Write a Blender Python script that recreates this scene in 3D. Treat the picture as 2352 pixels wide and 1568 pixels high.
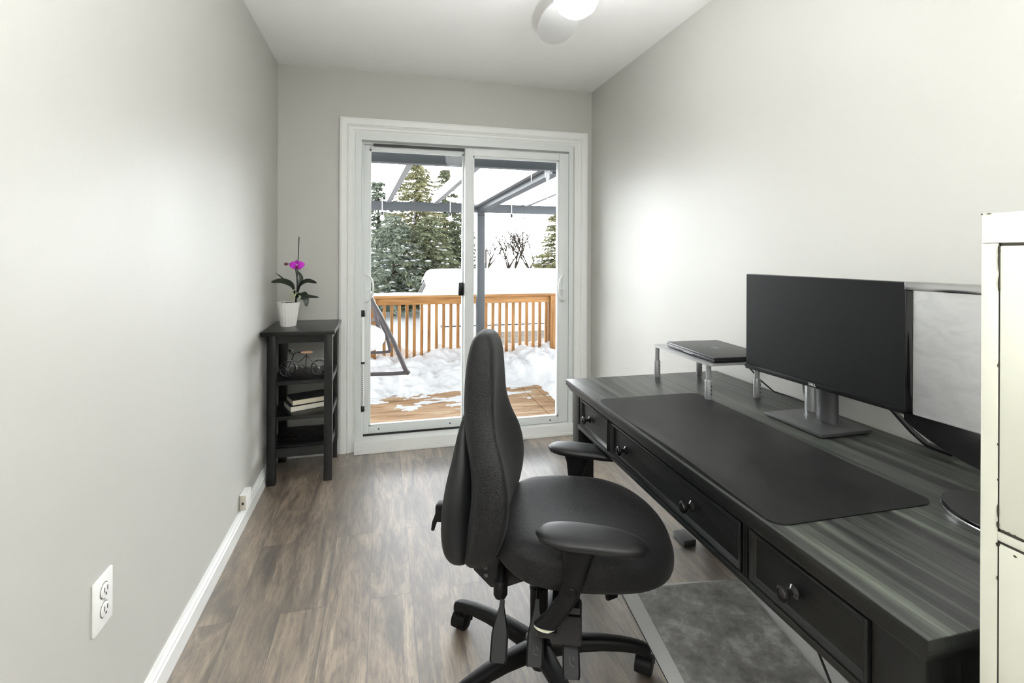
import bpy, bmesh, math, random
from math import sin, cos, pi, radians
from mathutils import Vector, Matrix, noise
random.seed(7)
for o in list(bpy.data.objects): bpy.data.objects.remove(o)
SC = bpy.context.scene
COL = SC.collection

# ------------------------------------------------------------------ camera
CAM_H, YAW, ROLL, FPX, CY = 1.2692, 0.2541, 0.0042, 1144.83, 583.65
F_ = Vector((sin(YAW), cos(YAW), 0)); R0 = Vector((cos(YAW), -sin(YAW), 0)); U0 = Vector((0, 0, 1))
R_ = R0*cos(ROLL) + U0*sin(ROLL); U_ = U0*cos(ROLL) - R0*sin(ROLL)
cd = bpy.data.cameras.new('camera'); cam = bpy.data.objects.new('camera', cd); COL.objects.link(cam)
cd.sensor_width = 36; cd.lens = FPX/2352*36; cd.shift_y = -(784-CY)/2352; cd.clip_start = .02; cd.clip_end = 300
m = Matrix((( R_.x, U_.x, -F_.x, 0), (R_.y, U_.y, -F_.y, 0), (R_.z, U_.z, -F_.z, CAM_H), (0, 0, 0, 1)))
cam.matrix_world = m
SC.camera = cam

def at(u, v, Y):
    "the point at depth Y (metres past the camera, across the room) seen at pixel u, v"
    d = F_ + R_*((u-1176)/FPX) + U_*((CY-v)/FPX)
    return Vector((0, 0, CAM_H)) + d*(Y/d.y)

# ------------------------------------------------------------------ light, world, exposure
SC.view_settings.view_transform = 'Standard'; SC.view_settings.look = 'None'
SC.view_settings.exposure = 0.48; SC.view_settings.gamma = 1.0; SC.view_settings.use_curve_mapping = False
W = bpy.data.worlds.new('sky'); SC.world = W; W.use_nodes = True
nt = W.node_tree; nt.nodes.clear()
tc = nt.nodes.new('ShaderNodeTexCoord'); sp = nt.nodes.new('ShaderNodeSeparateXYZ'); cr = nt.nodes.new('ShaderNodeValToRGB')
bg = nt.nodes.new('ShaderNodeBackground'); wo = nt.nodes.new('ShaderNodeOutputWorld')
nt.links.new(tc.outputs['Generated'], sp.inputs[0]); nt.links.new(sp.outputs['Z'], cr.inputs[0])
e = cr.color_ramp.elements                       # overcast dome
e[0].position = 0.0; e[0].color = (.97, .985, 1.02, 1)
e[1].position = 1.0; e[1].color = (.60, .62, .66, 1)
# low bright winter sky beyond the yard: a band along the horizon on the +Y side
DOME, BAND = .93, 20.5
def mr(inp, a, b_, c, d):
    q = nt.nodes.new('ShaderNodeMapRange'); q.interpolation_type = 'SMOOTHSTEP'
    for i_, v_ in zip((1, 2, 3, 4), (a, b_, c, d)): q.inputs[i_].default_value = v_
    nt.links.new(inp, q.inputs[0]); return q.outputs[0]
def mth(op, a, b_):
    q = nt.nodes.new('ShaderNodeMath'); q.operation = op
    for i_, v_ in enumerate((a, b_)):
        if isinstance(v_, float): q.inputs[i_].default_value = v_
        else: nt.links.new(v_, q.inputs[i_])
    return q.outputs[0]
band = mth('MULTIPLY', mth('MULTIPLY', mr(sp.outputs['Z'], .10, .42, 1, 0), mr(sp.outputs['Y'], -.1, .55, .22, 1)), BAND)
nt.links.new(cr.outputs[0], bg.inputs[0]); nt.links.new(mth('ADD', band, DOME), bg.inputs[1]); nt.links.new(bg.outputs[0], wo.inputs[0])

LAMP = 30.0      # emission of the globe of the ceiling fan
REAR_FILL = 1700.0     # emission of the added, unseen fill light behind the camera

# ------------------------------------------------------------------ materials
def new_mat(name, col, rough=.5, spec=.5, metal=0, **kw):
    m = bpy.data.materials.new(name); m.use_nodes = True
    b = m.node_tree.nodes['Principled BSDF']
    b.inputs['Base Color'].default_value = (*col, 1)
    b.inputs['Roughness'].default_value = rough
    b.inputs['Metallic'].default_value = metal
    b.inputs['Specular IOR Level'].default_value = spec
    for k_, v_ in kw.items(): b.inputs[k_].default_value = v_
    return m
def N(m, t): return m.node_tree.nodes.new(t)
def LK(m, a, b): m.node_tree.links.new(a, b)
def BS(m): return m.node_tree.nodes['Principled BSDF']
def coords(m, scale=(1, 1, 1), rot=(0, 0, 0), out='Object'):
    t = N(m, 'ShaderNodeTexCoord'); p = N(m, 'ShaderNodeMapping')
    p.inputs['Scale'].default_value = scale; p.inputs['Rotation'].default_value = rot
    LK(m, t.outputs[out], p.inputs[0]); return p.outputs[0]
def nz(m, vec, scale, detail=4, rough=.55, dist=0):
    n = N(m, 'ShaderNodeTexNoise'); n.inputs['Scale'].default_value = scale; n.inputs['Detail'].default_value = detail
    n.inputs['Roughness'].default_value = rough; n.inputs['Distortion'].default_value = dist
    if vec is not None: LK(m, vec, n.inputs['Vector'])
    return n.outputs['Fac']
def ramp(m, fac, stops):
    r = N(m, 'ShaderNodeValToRGB'); el = r.color_ramp.elements
    el[0].position, el[0].color = stops[0][0], (*stops[0][1], 1); el[1].position, el[1].color = stops[-1][0], (*stops[-1][1], 1)
    for p_, c_ in stops[1:-1]:
        q = el.new(p_); q.color = (*c_, 1)
    LK(m, fac, r.inputs[0]); return r.outputs[0]
def bump(m, h, strength, dist=.01):
    b = N(m, 'ShaderNodeBump'); b.inputs['Strength'].default_value = strength; b.inputs['Distance'].default_value = dist
    LK(m, h, b.inputs['Height']); LK(m, b.outputs[0], BS(m).inputs['Normal'])
def mix(m, a, b, fac, mode='MIX'):
    x = N(m, 'ShaderNodeMix'); x.data_type = 'RGBA'; x.blend_type = mode
    for s_, i_ in ((a, 6), (b, 7)):
        if isinstance(s_, tuple): x.inputs[i_].default_value = (*s_, 1)
        else: LK(m, s_, x.inputs[i_])
    if isinstance(fac, (int, float)): x.inputs[0].default_value = fac
    else: LK(m, fac, x.inputs[0])
    return x.outputs[2]
def rgb(r, g, b):
    f = lambda c: (c/255/12.92) if c <= 10 else ((c/255+.055)/1.055)**2.4
    return (f(r), f(g), f(b))

M = {}
def paint(name, col, rough, scale=60, st=.06):
    m = new_mat(name, col, rough, .32); bump(m, nz(m, coords(m), scale, 3), st, .004); M[name] = m; return m
m = paint('wall_paint', (.515, .510, .478), .34, 45, .10)
_v = coords(m); _n = nz(m, _v, 2.2, 5, .6); _r = N(m, 'ShaderNodeMapRange')
_r.inputs[3].default_value = .40; _r.inputs[4].default_value = .54; LK(m, _n, _r.inputs[0]); LK(m, _r.outputs[0], BS(m).inputs['Roughness'])
paint('ceiling_paint', (.90, .895, .88), .75, 70, .08)
paint('trim_white', (.80, .81, .79), .32, 20, .02)
paint('vinyl', (.70, .725, .715), .35, 20, .02)
paint('outlet_white', (.88, .88, .86), .3, 20, .02)
paint('jack_beige', (.55, .52, .44), .4, 20, .02)

# floor planks
m = M['floor'] = new_mat('floor_planks', (.2, .18, .15), .42, .85)
v = coords(m, rot=(0, 0, pi/2))
br = N(m, 'ShaderNodeTexBrick'); LK(m, v, br.inputs['Vector'])
br.offset = .37; br.inputs['Scale'].default_value = 1; br.inputs['Brick Width'].default_value = 1.22; br.inputs['Row Height'].default_value = .152
br.inputs['Mortar Size'].default_value = .0012; br.inputs['Mortar Smooth'].default_value = .2; br.inputs['Bias'].default_value = 0
br.inputs['Color1'].default_value = (0, 0, 0, 1); br.inputs['Color2'].default_value = (1, 1, 1, 1); br.inputs['Mortar'].default_value = (.4, .4, .4, 1)
vs = coords(m, (7, 1.3, 1))
addv = N(m, 'ShaderNodeVectorMath'); addv.operation = 'MULTIPLY_ADD'
LK(m, br.outputs['Color'], addv.inputs[0]); addv.inputs[1].default_value = (11, 7, 3); LK(m, vs, addv.inputs[2])
g1 = nz(m, addv.outputs[0], 1.6, 7, .62, 1.1)
g2 = nz(m, coords(m, (42, 4.5, 1)), 3, 6, .65, .6)
c1 = ramp(m, g1, [(.28, rgb(56, 45, 36)), (.43, rgb(108, 92, 75)), (.55, rgb(144, 127, 108)), (.72, rgb(188, 173, 151))])
c2 = ramp(m, g2, [(.36, (.36, .34, .32)), (.56, (1, 1, 1))])
cc = mix(m, c1, c2, .85, 'MULTIPLY')
tone = ramp(m, br.outputs['Color'], [(0, (.66, .64, .61)), (1, (1.12, 1.1, 1.07))])
cc = mix(m, cc, tone, 1.0, 'MULTIPLY')
cc = mix(m, cc, (.03, .027, .022), br.outputs['Fac'])
BS(m).inputs['Coat Weight'].default_value = 1; BS(m).inputs['Coat Roughness'].default_value = .48; BS(m).inputs['Coat IOR'].default_value = 2.5
LK(m, cc, BS(m).inputs['Base Color'])
bump(m, g2, .12, .002)

# dark ash-black desk wood, grain along Y
def wood(name, stops, sc=(34, 1.6, 34), rough=.38, st=.25, axis=0):
    m = new_mat(name, (.03, .03, .03), rough, .45)
    a = nz(m, coords(m, sc), 1.0, 6, .62, .5)
    b2 = nz(m, coords(m, (sc[0]*5, sc[1]*3, sc[2]*5)), 1.3, 4, .6)
    c = ramp(m, a, stops); d = ramp(m, b2, [(.38, (.32, .32, .32)), (.58, (1, 1, 1))])
    LK(m, mix(m, c, d, .7, 'MULTIPLY'), BS(m).inputs['Base Color']); bump(m, b2, st, .0015); M[name] = m; return m
ST = [(.32, rgb(16, 16, 17)), (.44, rgb(38, 40, 38)), (.55, rgb(66, 70, 64)), (.72, rgb(104, 109, 98))]
wood('desk_top', ST, (30, .8, 30), .38)
SD = [(.30, rgb(4, 5, 5)), (.55, rgb(18, 20, 19)), (.75, rgb(36, 40, 36))]
wood('desk_side', SD, (34, 1.6, 34), .40)
wood('desk_leg', SD, (34, 34, 1.6), .42)
M['black_paint'] = new_mat('black_painted_wood', rgb(5, 6, 6), .28, .42)
m = M['pad'] = new_mat('leather_pad', rgb(34, 33, 34), .46, .34)
n_ = nz(m, coords(m), 9, 6, .6); LK(m, ramp(m, n_, [(.35, rgb(6, 6, 7)), (.7, rgb(23, 22, 22))]), BS(m).inputs['Base Color'])
bump(m, nz(m, coords(m), 420, 3), .15, .001)
m = M['mat_dark'] = new_mat('dark_mat', rgb(80, 78, 76), .45, .5)
n_ = nz(m, coords(m), 9, 8, .72, .1); LK(m, ramp(m, n_, [(.35, rgb(104, 102, 100)), (.52, rgb(146, 144, 141)), (.68, rgb(200, 198, 195))]), BS(m).inputs['Base Color'])
M['mat_clear'] = new_mat('clear_plastic', (.9, .9, .88), .3, .5)
M['mat_clear'].node_tree.nodes['Principled BSDF'].inputs['Alpha'].default_value = .62

# chair
m = M['fabric'] = new_mat('black_fabric', rgb(20, 20, 22), .62, .36)
f_ = nz(m, coords(m), 300, 2, .5)
LK(m, ramp(m, f_, [(.42, rgb(2, 2, 2)), (.66, rgb(22, 22, 24))]), BS(m).inputs['Base Color'])
BS(m).inputs['Sheen Weight'].default_value = .04; BS(m).inputs['Sheen Roughness'].default_value = .45
bump(m, f_, .8, .002)
M['shell'] = new_mat('chair_shell', rgb(20, 21, 23), .5, .35)
M['plastic'] = new_mat('black_plastic', rgb(9, 9, 10), .48, .22); bump(M['plastic'], nz(M['plastic'], coords(M['plastic']), 500, 2), .12, .0008)
M['symbol'] = new_mat('embossed_symbol', rgb(92, 92, 94), .5)
M['rubber'] = new_mat('soft_pad', rgb(14, 14, 15), .48, .4)
M['steel_dark'] = new_mat('dark_steel', rgb(15, 15, 17), .35, .5, .3)
M['chrome'] = new_mat('chrome', (.75, .75, .76), .14, .5, 1)
M['cream_plastic'] = new_mat('cream_ring', rgb(205, 205, 185), .4)
# electronics
M['mon_black'] = new_mat('monitor_black', rgb(12, 12, 13), .4, .5)
m = M['screen_matte'] = new_mat('matte_screen', rgb(12, 13, 14), .46, .25); bump(m, nz(m, coords(m), 800, 2), .1, .0005)
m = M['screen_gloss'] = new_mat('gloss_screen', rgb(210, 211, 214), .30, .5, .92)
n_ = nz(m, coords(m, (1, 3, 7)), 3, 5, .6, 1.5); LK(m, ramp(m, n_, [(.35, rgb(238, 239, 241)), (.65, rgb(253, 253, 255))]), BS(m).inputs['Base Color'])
M['gloss_black'] = new_mat('gloss_black', rgb(12, 12, 13), .09, .8)
M['grey_metal'] = new_mat('grey_stand_metal', rgb(88, 89, 90), .34, .5, .6)
M['silver'] = new_mat('silver', rgb(176, 178, 178), .32, .5, .65)
M['dark_chrome'] = new_mat('dark_chrome', (.16, .16, .165), .14, .5, 1)
M['riser_leg'] = new_mat('riser_leg', rgb(150, 151, 152), .35, .5, .5)
M['logo_white'] = new_mat('logo_print', rgb(215, 215, 215), .4)
M['lid'] = new_mat('laptop_lid', rgb(32, 33, 33), .38, .5)
M['cable'] = new_mat('black_cable', rgb(12, 12, 12), .45)
M['knob'] = new_mat('dark_knob_metal', rgb(34, 33, 33), .24, .6, .55)
# cabinet
M['cab'] = paint('cabinet_enamel', rgb(196, 196, 183), .34, 8, .03)
M['rust'] = new_mat('bare_chipped_steel', rgb(42, 38, 30), .7)
# plant
M['pot'] = new_mat('white_pot', rgb(228, 226, 222), .45)
M['leaf'] = new_mat('leaf', rgb(22, 34, 20), .38, .5)
M['stem'] = new_mat('dark_stem', rgb(26, 30, 20), .6)
M['root'] = new_mat('pale_root', rgb(176, 184, 140), .6)
M['soil'] = new_mat('bark', rgb(26, 22, 18), .9)
m = M['petal'] = new_mat('petal', rgb(190, 40, 190), .5, .3); BS(m).inputs['Subsurface Weight'].default_value = .1
M['sepal'] = new_mat('sepal', rgb(150, 30, 152), .5, .3); M['petal_dark'] = new_mat('petal_lip', rgb(120, 14, 80), .5, .3); M['bud'] = new_mat('bud', rgb(104, 52, 62), .5)
M['cover'] = new_mat('book_cover', rgb(36, 35, 37), .5); M['pages'] = new_mat('book_pages', rgb(222, 214, 190), .8)
M['pages2'] = new_mat('book_pages_pale', rgb(226, 222, 208), .8)
M['seat_wood'] = new_mat('wooden_saddle', rgb(225, 180, 150), .5)
M['wire'] = new_mat('dark_wire', rgb(50, 50, 50), .35, .5, .7)
# outdoors
m = M['snow'] = new_mat('snow', (.76, .77, .785), .85, .2)
bump(m, nz(m, coords(m), 14, 5, .5), .2, .03)
M['far_snow'] = new_mat('roof_snow', (.80, .805, .81), .9, .1)
def cedar(name, sc):
    m = new_mat(name, (.5, .3, .13), .6, .3)
    a = nz(m, coords(m, sc), 1, 5, .6, .4); LK(m, ramp(m, a, [(.3, rgb(112, 76, 42)), (.55, rgb(158, 114, 66)), (.75, rgb(180, 144, 98))]), BS(m).inputs['Base Color'])
    M[name] = m
cedar('cedar_x', (2, 30, 30)); cedar('cedar_z', (30, 30, 2)); cedar('cedar_y', (30, 2, 30))
m = M['deck_x'] = new_mat('deck_boards', (.5, .35, .2), .55, .4)
a_ = nz(m, coords(m, (1.6, 9, 1)), 1.3, 6, .6, .6); LK(m, ramp(m, a_, [(.32, rgb(124, 88, 54)), (.5, rgb(176, 138, 96)), (.68, rgb(200, 176, 144))]), BS(m).inputs['Base Color'])
M['gap'] = new_mat('deck_gap', rgb(40, 28, 18), .9)
M['frame_grey'] = new_mat('powder_coated_frame', rgb(66, 70, 74), .5, .4)
M['frame_light'] = new_mat('pale_grey_rafter', rgb(112, 114, 116), .5, .4)
M['ice'] = new_mat('ice', (.9, .92, .95), .1, .5); BS(M['ice']).inputs['Transmission Weight'].default_value = .6
M['siding'] = new_mat('grey_siding', rgb(150, 146, 138), .7, .2)
M['white_panel'] = new_mat('white_panel', rgb(205, 205, 203), .6, .2)
M['bark'] = new_mat('tree_bark', rgb(70, 62, 54), .9, .1)
def green(name, a, b):
    m = new_mat(name, a, .85, .1)
    n1 = nz(m, coords(m), 1.3, 4, .7); LK(m, ramp(m, n1, [(.35, a), (.65, b)]), BS(m).inputs['Base Color']); M[name] = m
green('needles', rgb(96, 104, 82), rgb(140, 144, 116)); green('needles_grey', rgb(104, 114, 100), rgb(150, 158, 142)); green('needles_warm', rgb(106, 110, 78), rgb(168, 164, 128))
M['swing'] = new_mat('swing_tube', rgb(70, 66, 68), .45, .4)
M['wicker'] = new_mat('swing_seat', rgb(116, 104, 94), .7)
def emis(name, strength, col=(.965, .985, 1.0)):
    m = bpy.data.materials.new(name); m.use_nodes = True; n = m.node_tree; b = n.nodes['Principled BSDF']
    b.inputs['Base Color'].default_value = (.9, .9, .88, 1); b.inputs['Emission Color'].default_value = (*col, 1); b.inputs['Emission Strength'].default_value = strength
    M[name] = m
emis('globe', LAMP); emis('fill_glow', REAR_FILL)
M['fan_white'] = new_mat('fan_white', (.55, .55, .54), .5)
# window glass: clear, thin
m = M['glass'] = bpy.data.materials.new('window_glass'); m.use_nodes = True; n = m.node_tree; n.nodes.clear()
o_ = n.nodes.new('ShaderNodeOutputMaterial'); mx = n.nodes.new('ShaderNodeMixShader'); tr = n.nodes.new('ShaderNodeBsdfTransparent'); gl = n.nodes.new('ShaderNodeBsdfGlossy'); fr = n.nodes.new('ShaderNodeFresnel')
tr.inputs[0].default_value = (.96, .97, .965, 1); gl.inputs['Roughness'].default_value = .02; fr.inputs[0].default_value = 1.13
n.links.new(fr.outputs[0], mx.inputs[0]); n.links.new(tr.outputs[0], mx.inputs[1]); n.links.new(gl.outputs[0], mx.inputs[2]); n.links.new(mx.outputs[0], o_.inputs[0])
M['bulb'] = new_mat('bulb_glass', (.95, .93, .9), .05, .5); BS(M['bulb']).inputs['Transmission Weight'].default_value = .8

# ------------------------------------------------------------------ mesh builder
class B:
    def __init__(s): s.bm = bmesh.new(); s.X = None
    def tf(s, M4): s.X = M4; return s
    def _v(s, p):
        p = Vector(p); return s.bm.verts.new(s.X @ p if s.X is not None else p)
    def box(s, x0, x1, y0, y1, z0, z1, bev=0, seg=2):
        t = bmesh.new()
        vs = [t.verts.new((x, y, z)) for z in (z0, z1) for y in (y0, y1) for x in (x0, x1)]
        for f in ((0, 2, 3, 1), (4, 5, 7, 6), (0, 1, 5, 4), (2, 6, 7, 3), (0, 4, 6, 2), (1, 3, 7, 5)): t.faces.new([vs[i] for i in f])
        if bev: bmesh.ops.bevel(t, geom=t.edges[:], offset=bev, segments=seg, affect='EDGES', profile=.6)
        s.merge(t); return s
    def merge(s, t, M4=None):
        mp = {}
        for v_ in t.verts:
            p = v_.co if M4 is None else M4 @ v_.co
            mp[v_] = s._v(p)
        for f in t.faces:
            try: s.bm.faces.new([mp[v_] for v_ in f.verts])
            except ValueError: pass
        t.free()
    def loft(s, rings, cap=True, closed=True):
        R = [[s._v(p) for p in r] for r in rings]; n_ = len(R[0])
        for a, b in zip(R, R[1:]):
            for i in range(n_ if closed else n_-1):
                j = (i+1) % n_
                s.bm.faces.new((a[i], a[j], b[j], b[i]))
        if cap: s.bm.faces.new(list(reversed(R[0]))); s.bm.faces.new(R[-1])
        return s
    def tube(s, pts, r, seg=10, cap=True):
        pts = [Vector(p) for p in pts]; n_ = len(pts)
        rs = r if isinstance(r, (list, tuple)) else [r]*n_
        up = None; rings = []
        for i, p in enumerate(pts):
            d = (pts[min(i+1, n_-1)]-pts[max(i-1, 0)]).normalized()
            if up is None:
                a = Vector((0, 0, 1)) if abs(d.z) < .9 else Vector((1, 0, 0)); up = (a-d*a.dot(d)).normalized()
            else: up = (up-d*up.dot(d)).normalized()
            w = d.cross(up)
            rings.append([p+(up*cos(2*pi*k_/seg)+w*sin(2*pi*k_/seg))*rs[i] for k_ in range(seg)])
        return s.loft(rings, cap)
    def lathe(s, prof, c, axis=(0, 0, 1), seg=32, cap=True):
        "prof = [(radius, height along axis)]"
        ax = Vector(axis).normalized(); a = Vector((1, 0, 0)) if abs(ax.x) < .9 else Vector((0, 1, 0))
        u = (a-ax*a.dot(ax)).normalized(); w = ax.cross(u); c = Vector(c)
        return s.loft([[c+ax*h+(u*cos(2*pi*k_/seg)+w*sin(2*pi*k_/seg))*max(r, 1e-5) for k_ in range(seg)] for r, h in prof], cap)
    def prism(s, poly, a, b, f):
        "poly in 2D, extruded between a and b; f(x, y, t) gives the 3D point"
        return s.loft([[f(x, y, a) for x, y in poly], [f(x, y, b) for x, y in poly]])
    def ball(s, c, r, seg=20, rings=12, sc=(1, 1, 1)):
        c = Vector(c); R = []
        for i in range(rings+1):
            t = -pi/2+pi*i/rings; rr = max(cos(t), 1e-4)*r
            R.append([c+Vector((rr*cos(2*pi*k_/seg)*sc[0], rr*sin(2*pi*k_/seg)*sc[1], r*sin(t)*sc[2])) for k_ in range(seg)])
        return s.loft(R)
    def build(s, name, mat, parent=None, origin=None, smooth=38, recalc=True):
        if recalc: bmesh.ops.recalc_face_normals(s.bm, faces=s.bm.faces[:])
        if parent is not None:
            off = parent.location.copy()
            if parent.parent is not None: off += parent.parent.location
        else: off = Vector(origin) if origin is not None else Vector((0, 0, 0))
        if origin is None and parent is None and s.bm.verts:
            xs = [v_.co for v_ in s.bm.verts]
            off = Vector(((min(p.x for p in xs)+max(p.x for p in xs))/2, (min(p.y for p in xs)+max(p.y for p in xs))/2, min(p.z for p in xs)))
        bmesh.ops.translate(s.bm, verts=s.bm.verts[:], vec=-off)
        if smooth:
            for f in s.bm.faces: f.smooth = True
            lim = radians(smooth)
            for e_ in s.bm.edges:
                if len(e_.link_faces) == 2 and e_.calc_face_angle(0) > lim: e_.smooth = False
        me = bpy.data.meshes.new(name); s.bm.to_mesh(me); s.bm.free()
        o = bpy.data.objects.new(name, me); COL.objects.link(o)
        me.materials.append(mat if not isinstance(mat, str) else M[mat])
        if parent is not None: o.parent = parent
        else: o.location = off
        return o
def tag(o, label, cat, group=None, kind=None):
    o['label'] = label; o['category'] = cat
    if group: o['group'] = group
    if kind: o['kind'] = kind
    return o
def thing(name, loc, label, cat, group=None):
    o = bpy.data.objects.new(name, None); o.empty_display_size = .05; COL.objects.link(o); o.location = loc
    return tag(o, label, cat, group)
def struct(o, label, cat='setting'):
    o['kind'] = 'structure'; o['label'] = label; o['category'] = cat; return o
def text_mesh(txt, size, M4, name, mat, parent, depth=.0004, spacing=1.0):
    cu = bpy.data.curves.new(name, 'FONT'); cu.body = txt; cu.size = size; cu.align_x = 'CENTER'; cu.align_y = 'CENTER'; cu.extrude = depth; cu.space_character = spacing
    t = bpy.data.objects.new(name, cu); COL.objects.link(t)
    me = bpy.data.meshes.new_from_object(t); bpy.data.objects.remove(t); bpy.data.curves.remove(cu)
    off = parent.location.copy()
    if parent.parent is not None: off += parent.parent.location
    me.transform(Matrix.Translation(-off) @ M4); me.name = name
    o = bpy.data.objects.new(name, me); COL.objects.link(o); me.materials.clear(); me.materials.append(M[mat]); o.parent = parent
    return o

# ================================================================== ROOM
XL, XR, YB, YF, H = -.629, 1.459, 3.344, -2.0, 2.44
DX0, DX1, DZ1 = -.17, 1.314, 2.05      # opening of the patio door
T = .14
struct(B().box(XL-T, XR+T, YF-T, YB+.16, -.12, 0).build('floor', 'floor'), 'brown-grey wood-look plank floor of the narrow office', 'floor')
struct(B().box(XL-T, XR+T, YF-T, YB+.16, H, H+.1).build('ceiling', 'ceiling_paint'), 'plain white ceiling above the office', 'ceiling')
struct(B().box(XL-T, XL, YF-T, YB+.16, 0, H).build('wall_left', 'wall_paint'), 'long pale grey wall with two sockets, left of the floor', 'wall')
struct(B().box(XR, XR+T, YF-T, YB+.16, 0, H).build('wall_right', 'wall_paint'), 'long pale grey wall behind the desk', 'wall')
b = B(); b.box(XL, DX0, YB, YB+.16, 0, H).box(DX1, XR, YB, YB+.16, 0, H).box(DX0, DX1, YB, YB+.16, DZ1, H)
struct(b.build('wall_back', 'wall_paint'), 'taupe end wall around the patio door', 'wall')
struct(B().box(XL, XR, YF-T, YF, 0, H).build('wall_front', 'wall_paint'), 'pale grey wall behind the camera', 'wall')
def baseboard(name, side, y0, y1, lab):
    x = XL if side < 0 else XR; sg = -side
    prof = [(0, 0), (.017, 0), (.017, .058), (.013, .064), (.013, .072), (.008, .08), (.006, .088), (0, .09)]
    b = B().prism(prof, y0, y1, lambda a, z, t: (x+sg*a, t, z)); return struct(b.build(name, 'trim_white', smooth=25), lab, 'baseboard')
baseboard('baseboard_left', -1, YF, YB, 'white moulded baseboard along the left wall')
baseboard('baseboard_right', 1, YF, YB, 'white baseboard along the right wall under the desk')
b = B()
prof = [(0, 0), (.017, 0), (.017, .058), (.013, .064), (.013, .072), (.008, .08), (.006, .088), (0, .09)]
b.prism(prof, XL, -.266, lambda a, z, t: (t, YB-a, z)); b.prism(prof, 1.424, XR, lambda a, z, t: (t, YB-a, z))
struct(b.build('baseboard_back', 'trim_white', smooth=25), 'white baseboard in the corner behind the black shelf stand', 'baseboard')

# door casing: moulded profile, mitred at the corners
cp = [(0, 0), (0, .018), (.012, .022), (.040, .020), (.046, .014), (.052, .020), (.060, .014), (.072, .012), (.080, .006), (.095, .004), (.095, 0)]
o0, o1, ot = -.265, 1.4235, 2.137
b = B(); rings = []
for (fx, fz) in ((lambda d: o0+d, lambda d: 0), (lambda d: o0+d, lambda d: ot-d), (lambda d: o1-d, lambda d: ot-d), (lambda d: o1-d, lambda d: 0)):
    rings.append([(fx(d), YB-h_, fz(d)) for d, h_ in cp])
b.loft(rings)
struct(b.build('trim_1', 'trim_white', smooth=20), 'white moulded casing around the patio door', 'door casing')

# patio door frame, sill, two sashes
struct(B().box(DX0-.0, DX0+.038, YB-.012, YB+.16, 0, DZ1).box(DX1-.030, DX1, YB-.012, YB+.16, 0, DZ1).box(DX0+.038, DX1-.03, YB-.012, YB+.16, 2.0, DZ1)
       .box(DX0+.038, DX0+.05, YB+.03, YB+.16, 0, 2.0).box(DX0+.038, DX1-.03, YB+.045, YB+.16, 1.985, 2.0).build('trim_2', 'vinyl'), 'pale vinyl jamb lining the patio door opening', 'door jamb')
b = B().box(DX0, DX1, YB-.05, YB+.16, 0, .075, .004).box(DX0, DX1, YB-.064, YB-.05, 0, .022, .005)
b.box(DX0+.04, .54, YB+.115, YB+.16, .07, .10)
struct(b.build('trim_3', 'trim_white'), 'white sill step below the patio door', 'door sill')
struct(B().box(DX0+.05, .56, YB+.05, YB+.056, .0755, .088).box(DX0+.11, .54, YB+.04, YB+.05, 1.972, 1.99).build('trim_4', 'cable'), 'black weather seal at the foot and head of the left door panel', 'weather seal')

def sash(n, x0, x1, z0, z1, y0, y1, st, gb, gt, gx0, gx1, lab):
    c = Vector(((x0+x1)/2, (y0+y1)/2, z0))
    o = bpy.data.objects.new('door_%d' % n, None); COL.objects.link(o); o.location = c; struct(o, lab, 'door')
    f = B()
    f.box(x0, gx0, y0, y1, z0, z1, .003).box(gx1, x1, y0, y1, z0, z1, .003)
    f.box(gx0, gx1, y0, y1, z0, gb, .003).box(gx0, gx1, y0, y1, gt, z1, .003)
    # bright glazing bead
    w = .010; ym = (y0+y1)/2
    f.box(gx0, gx0+w, ym-.016, ym+.016, gb, gt).box(gx1-w, gx1, ym-.016, ym+.016, gb, gt).box(gx0, gx1, ym-.016, ym+.016, gb, gb+w).box(gx0, gx1, ym-.016, ym+.016, gt-w, gt)
    f.build('door_frame', 'vinyl', o)
    B().box(gx0+.001, gx1-.001, ym-.003, ym+.003, gb+.001, gt-.001).build('glass_pane', 'glass', o)
    return o
s1 = sash(1, -.126, .575, .088, 1.973, YB+.055, YB+.095, .05, .135, 1.955, -.084, .54, 'left white patio door panel, set back, with the security bar beside it')
s2 = sash(2, .538, 1.283, .078, 1.985, YB-.005, YB+.04, .05, .118, 1.935, .592, 1.212, 'right white patio door panel, nearer the room')
for (x, zz) in ((-.02, .115), (.45, .115)):
    B().lathe([(.005, 0), (.005, .004)], (x, YB+.055, zz), (0, -1, 0), 10).build('screw_hole', 'cable', s1)
B().lathe([(.005, 0), (.005, .004)], (1.15, YB-.005, .099), (0, -1, 0), 10).build('screw_hole', 'cable', s2)
def pull(x, z, y, sg, par):
    hnd = B().box(x-.013, x+.013, y-.012, y, z-.095, z+.095, .005).build('handle_plate', 'vinyl', par)
    pts = [(x+sg*(.002+.048*sin(pi*t/12)), y-.014-.024*sin(pi*t/12), z+.088*cos(pi*t/12)) for t in range(13)]
    B().tube(pts, .0065, 10).build('pull_handle', 'trim_white', par)
    B().box(min(x, x+sg*.035), max(x, x+sg*.035), y-.03, y-.022, z-.01, z-.004).build('latch_lever', 'trim_white', par)
pull(-.108, 1.045, YB+.055, 1, s1); pull(1.248, 1.035, YB-.005, -1, s2)
B().box(.500, .536, YB-.006+.03, YB+.055, .985, 1.075, .008).build('latch', 'steel_dark', s1)
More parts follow.
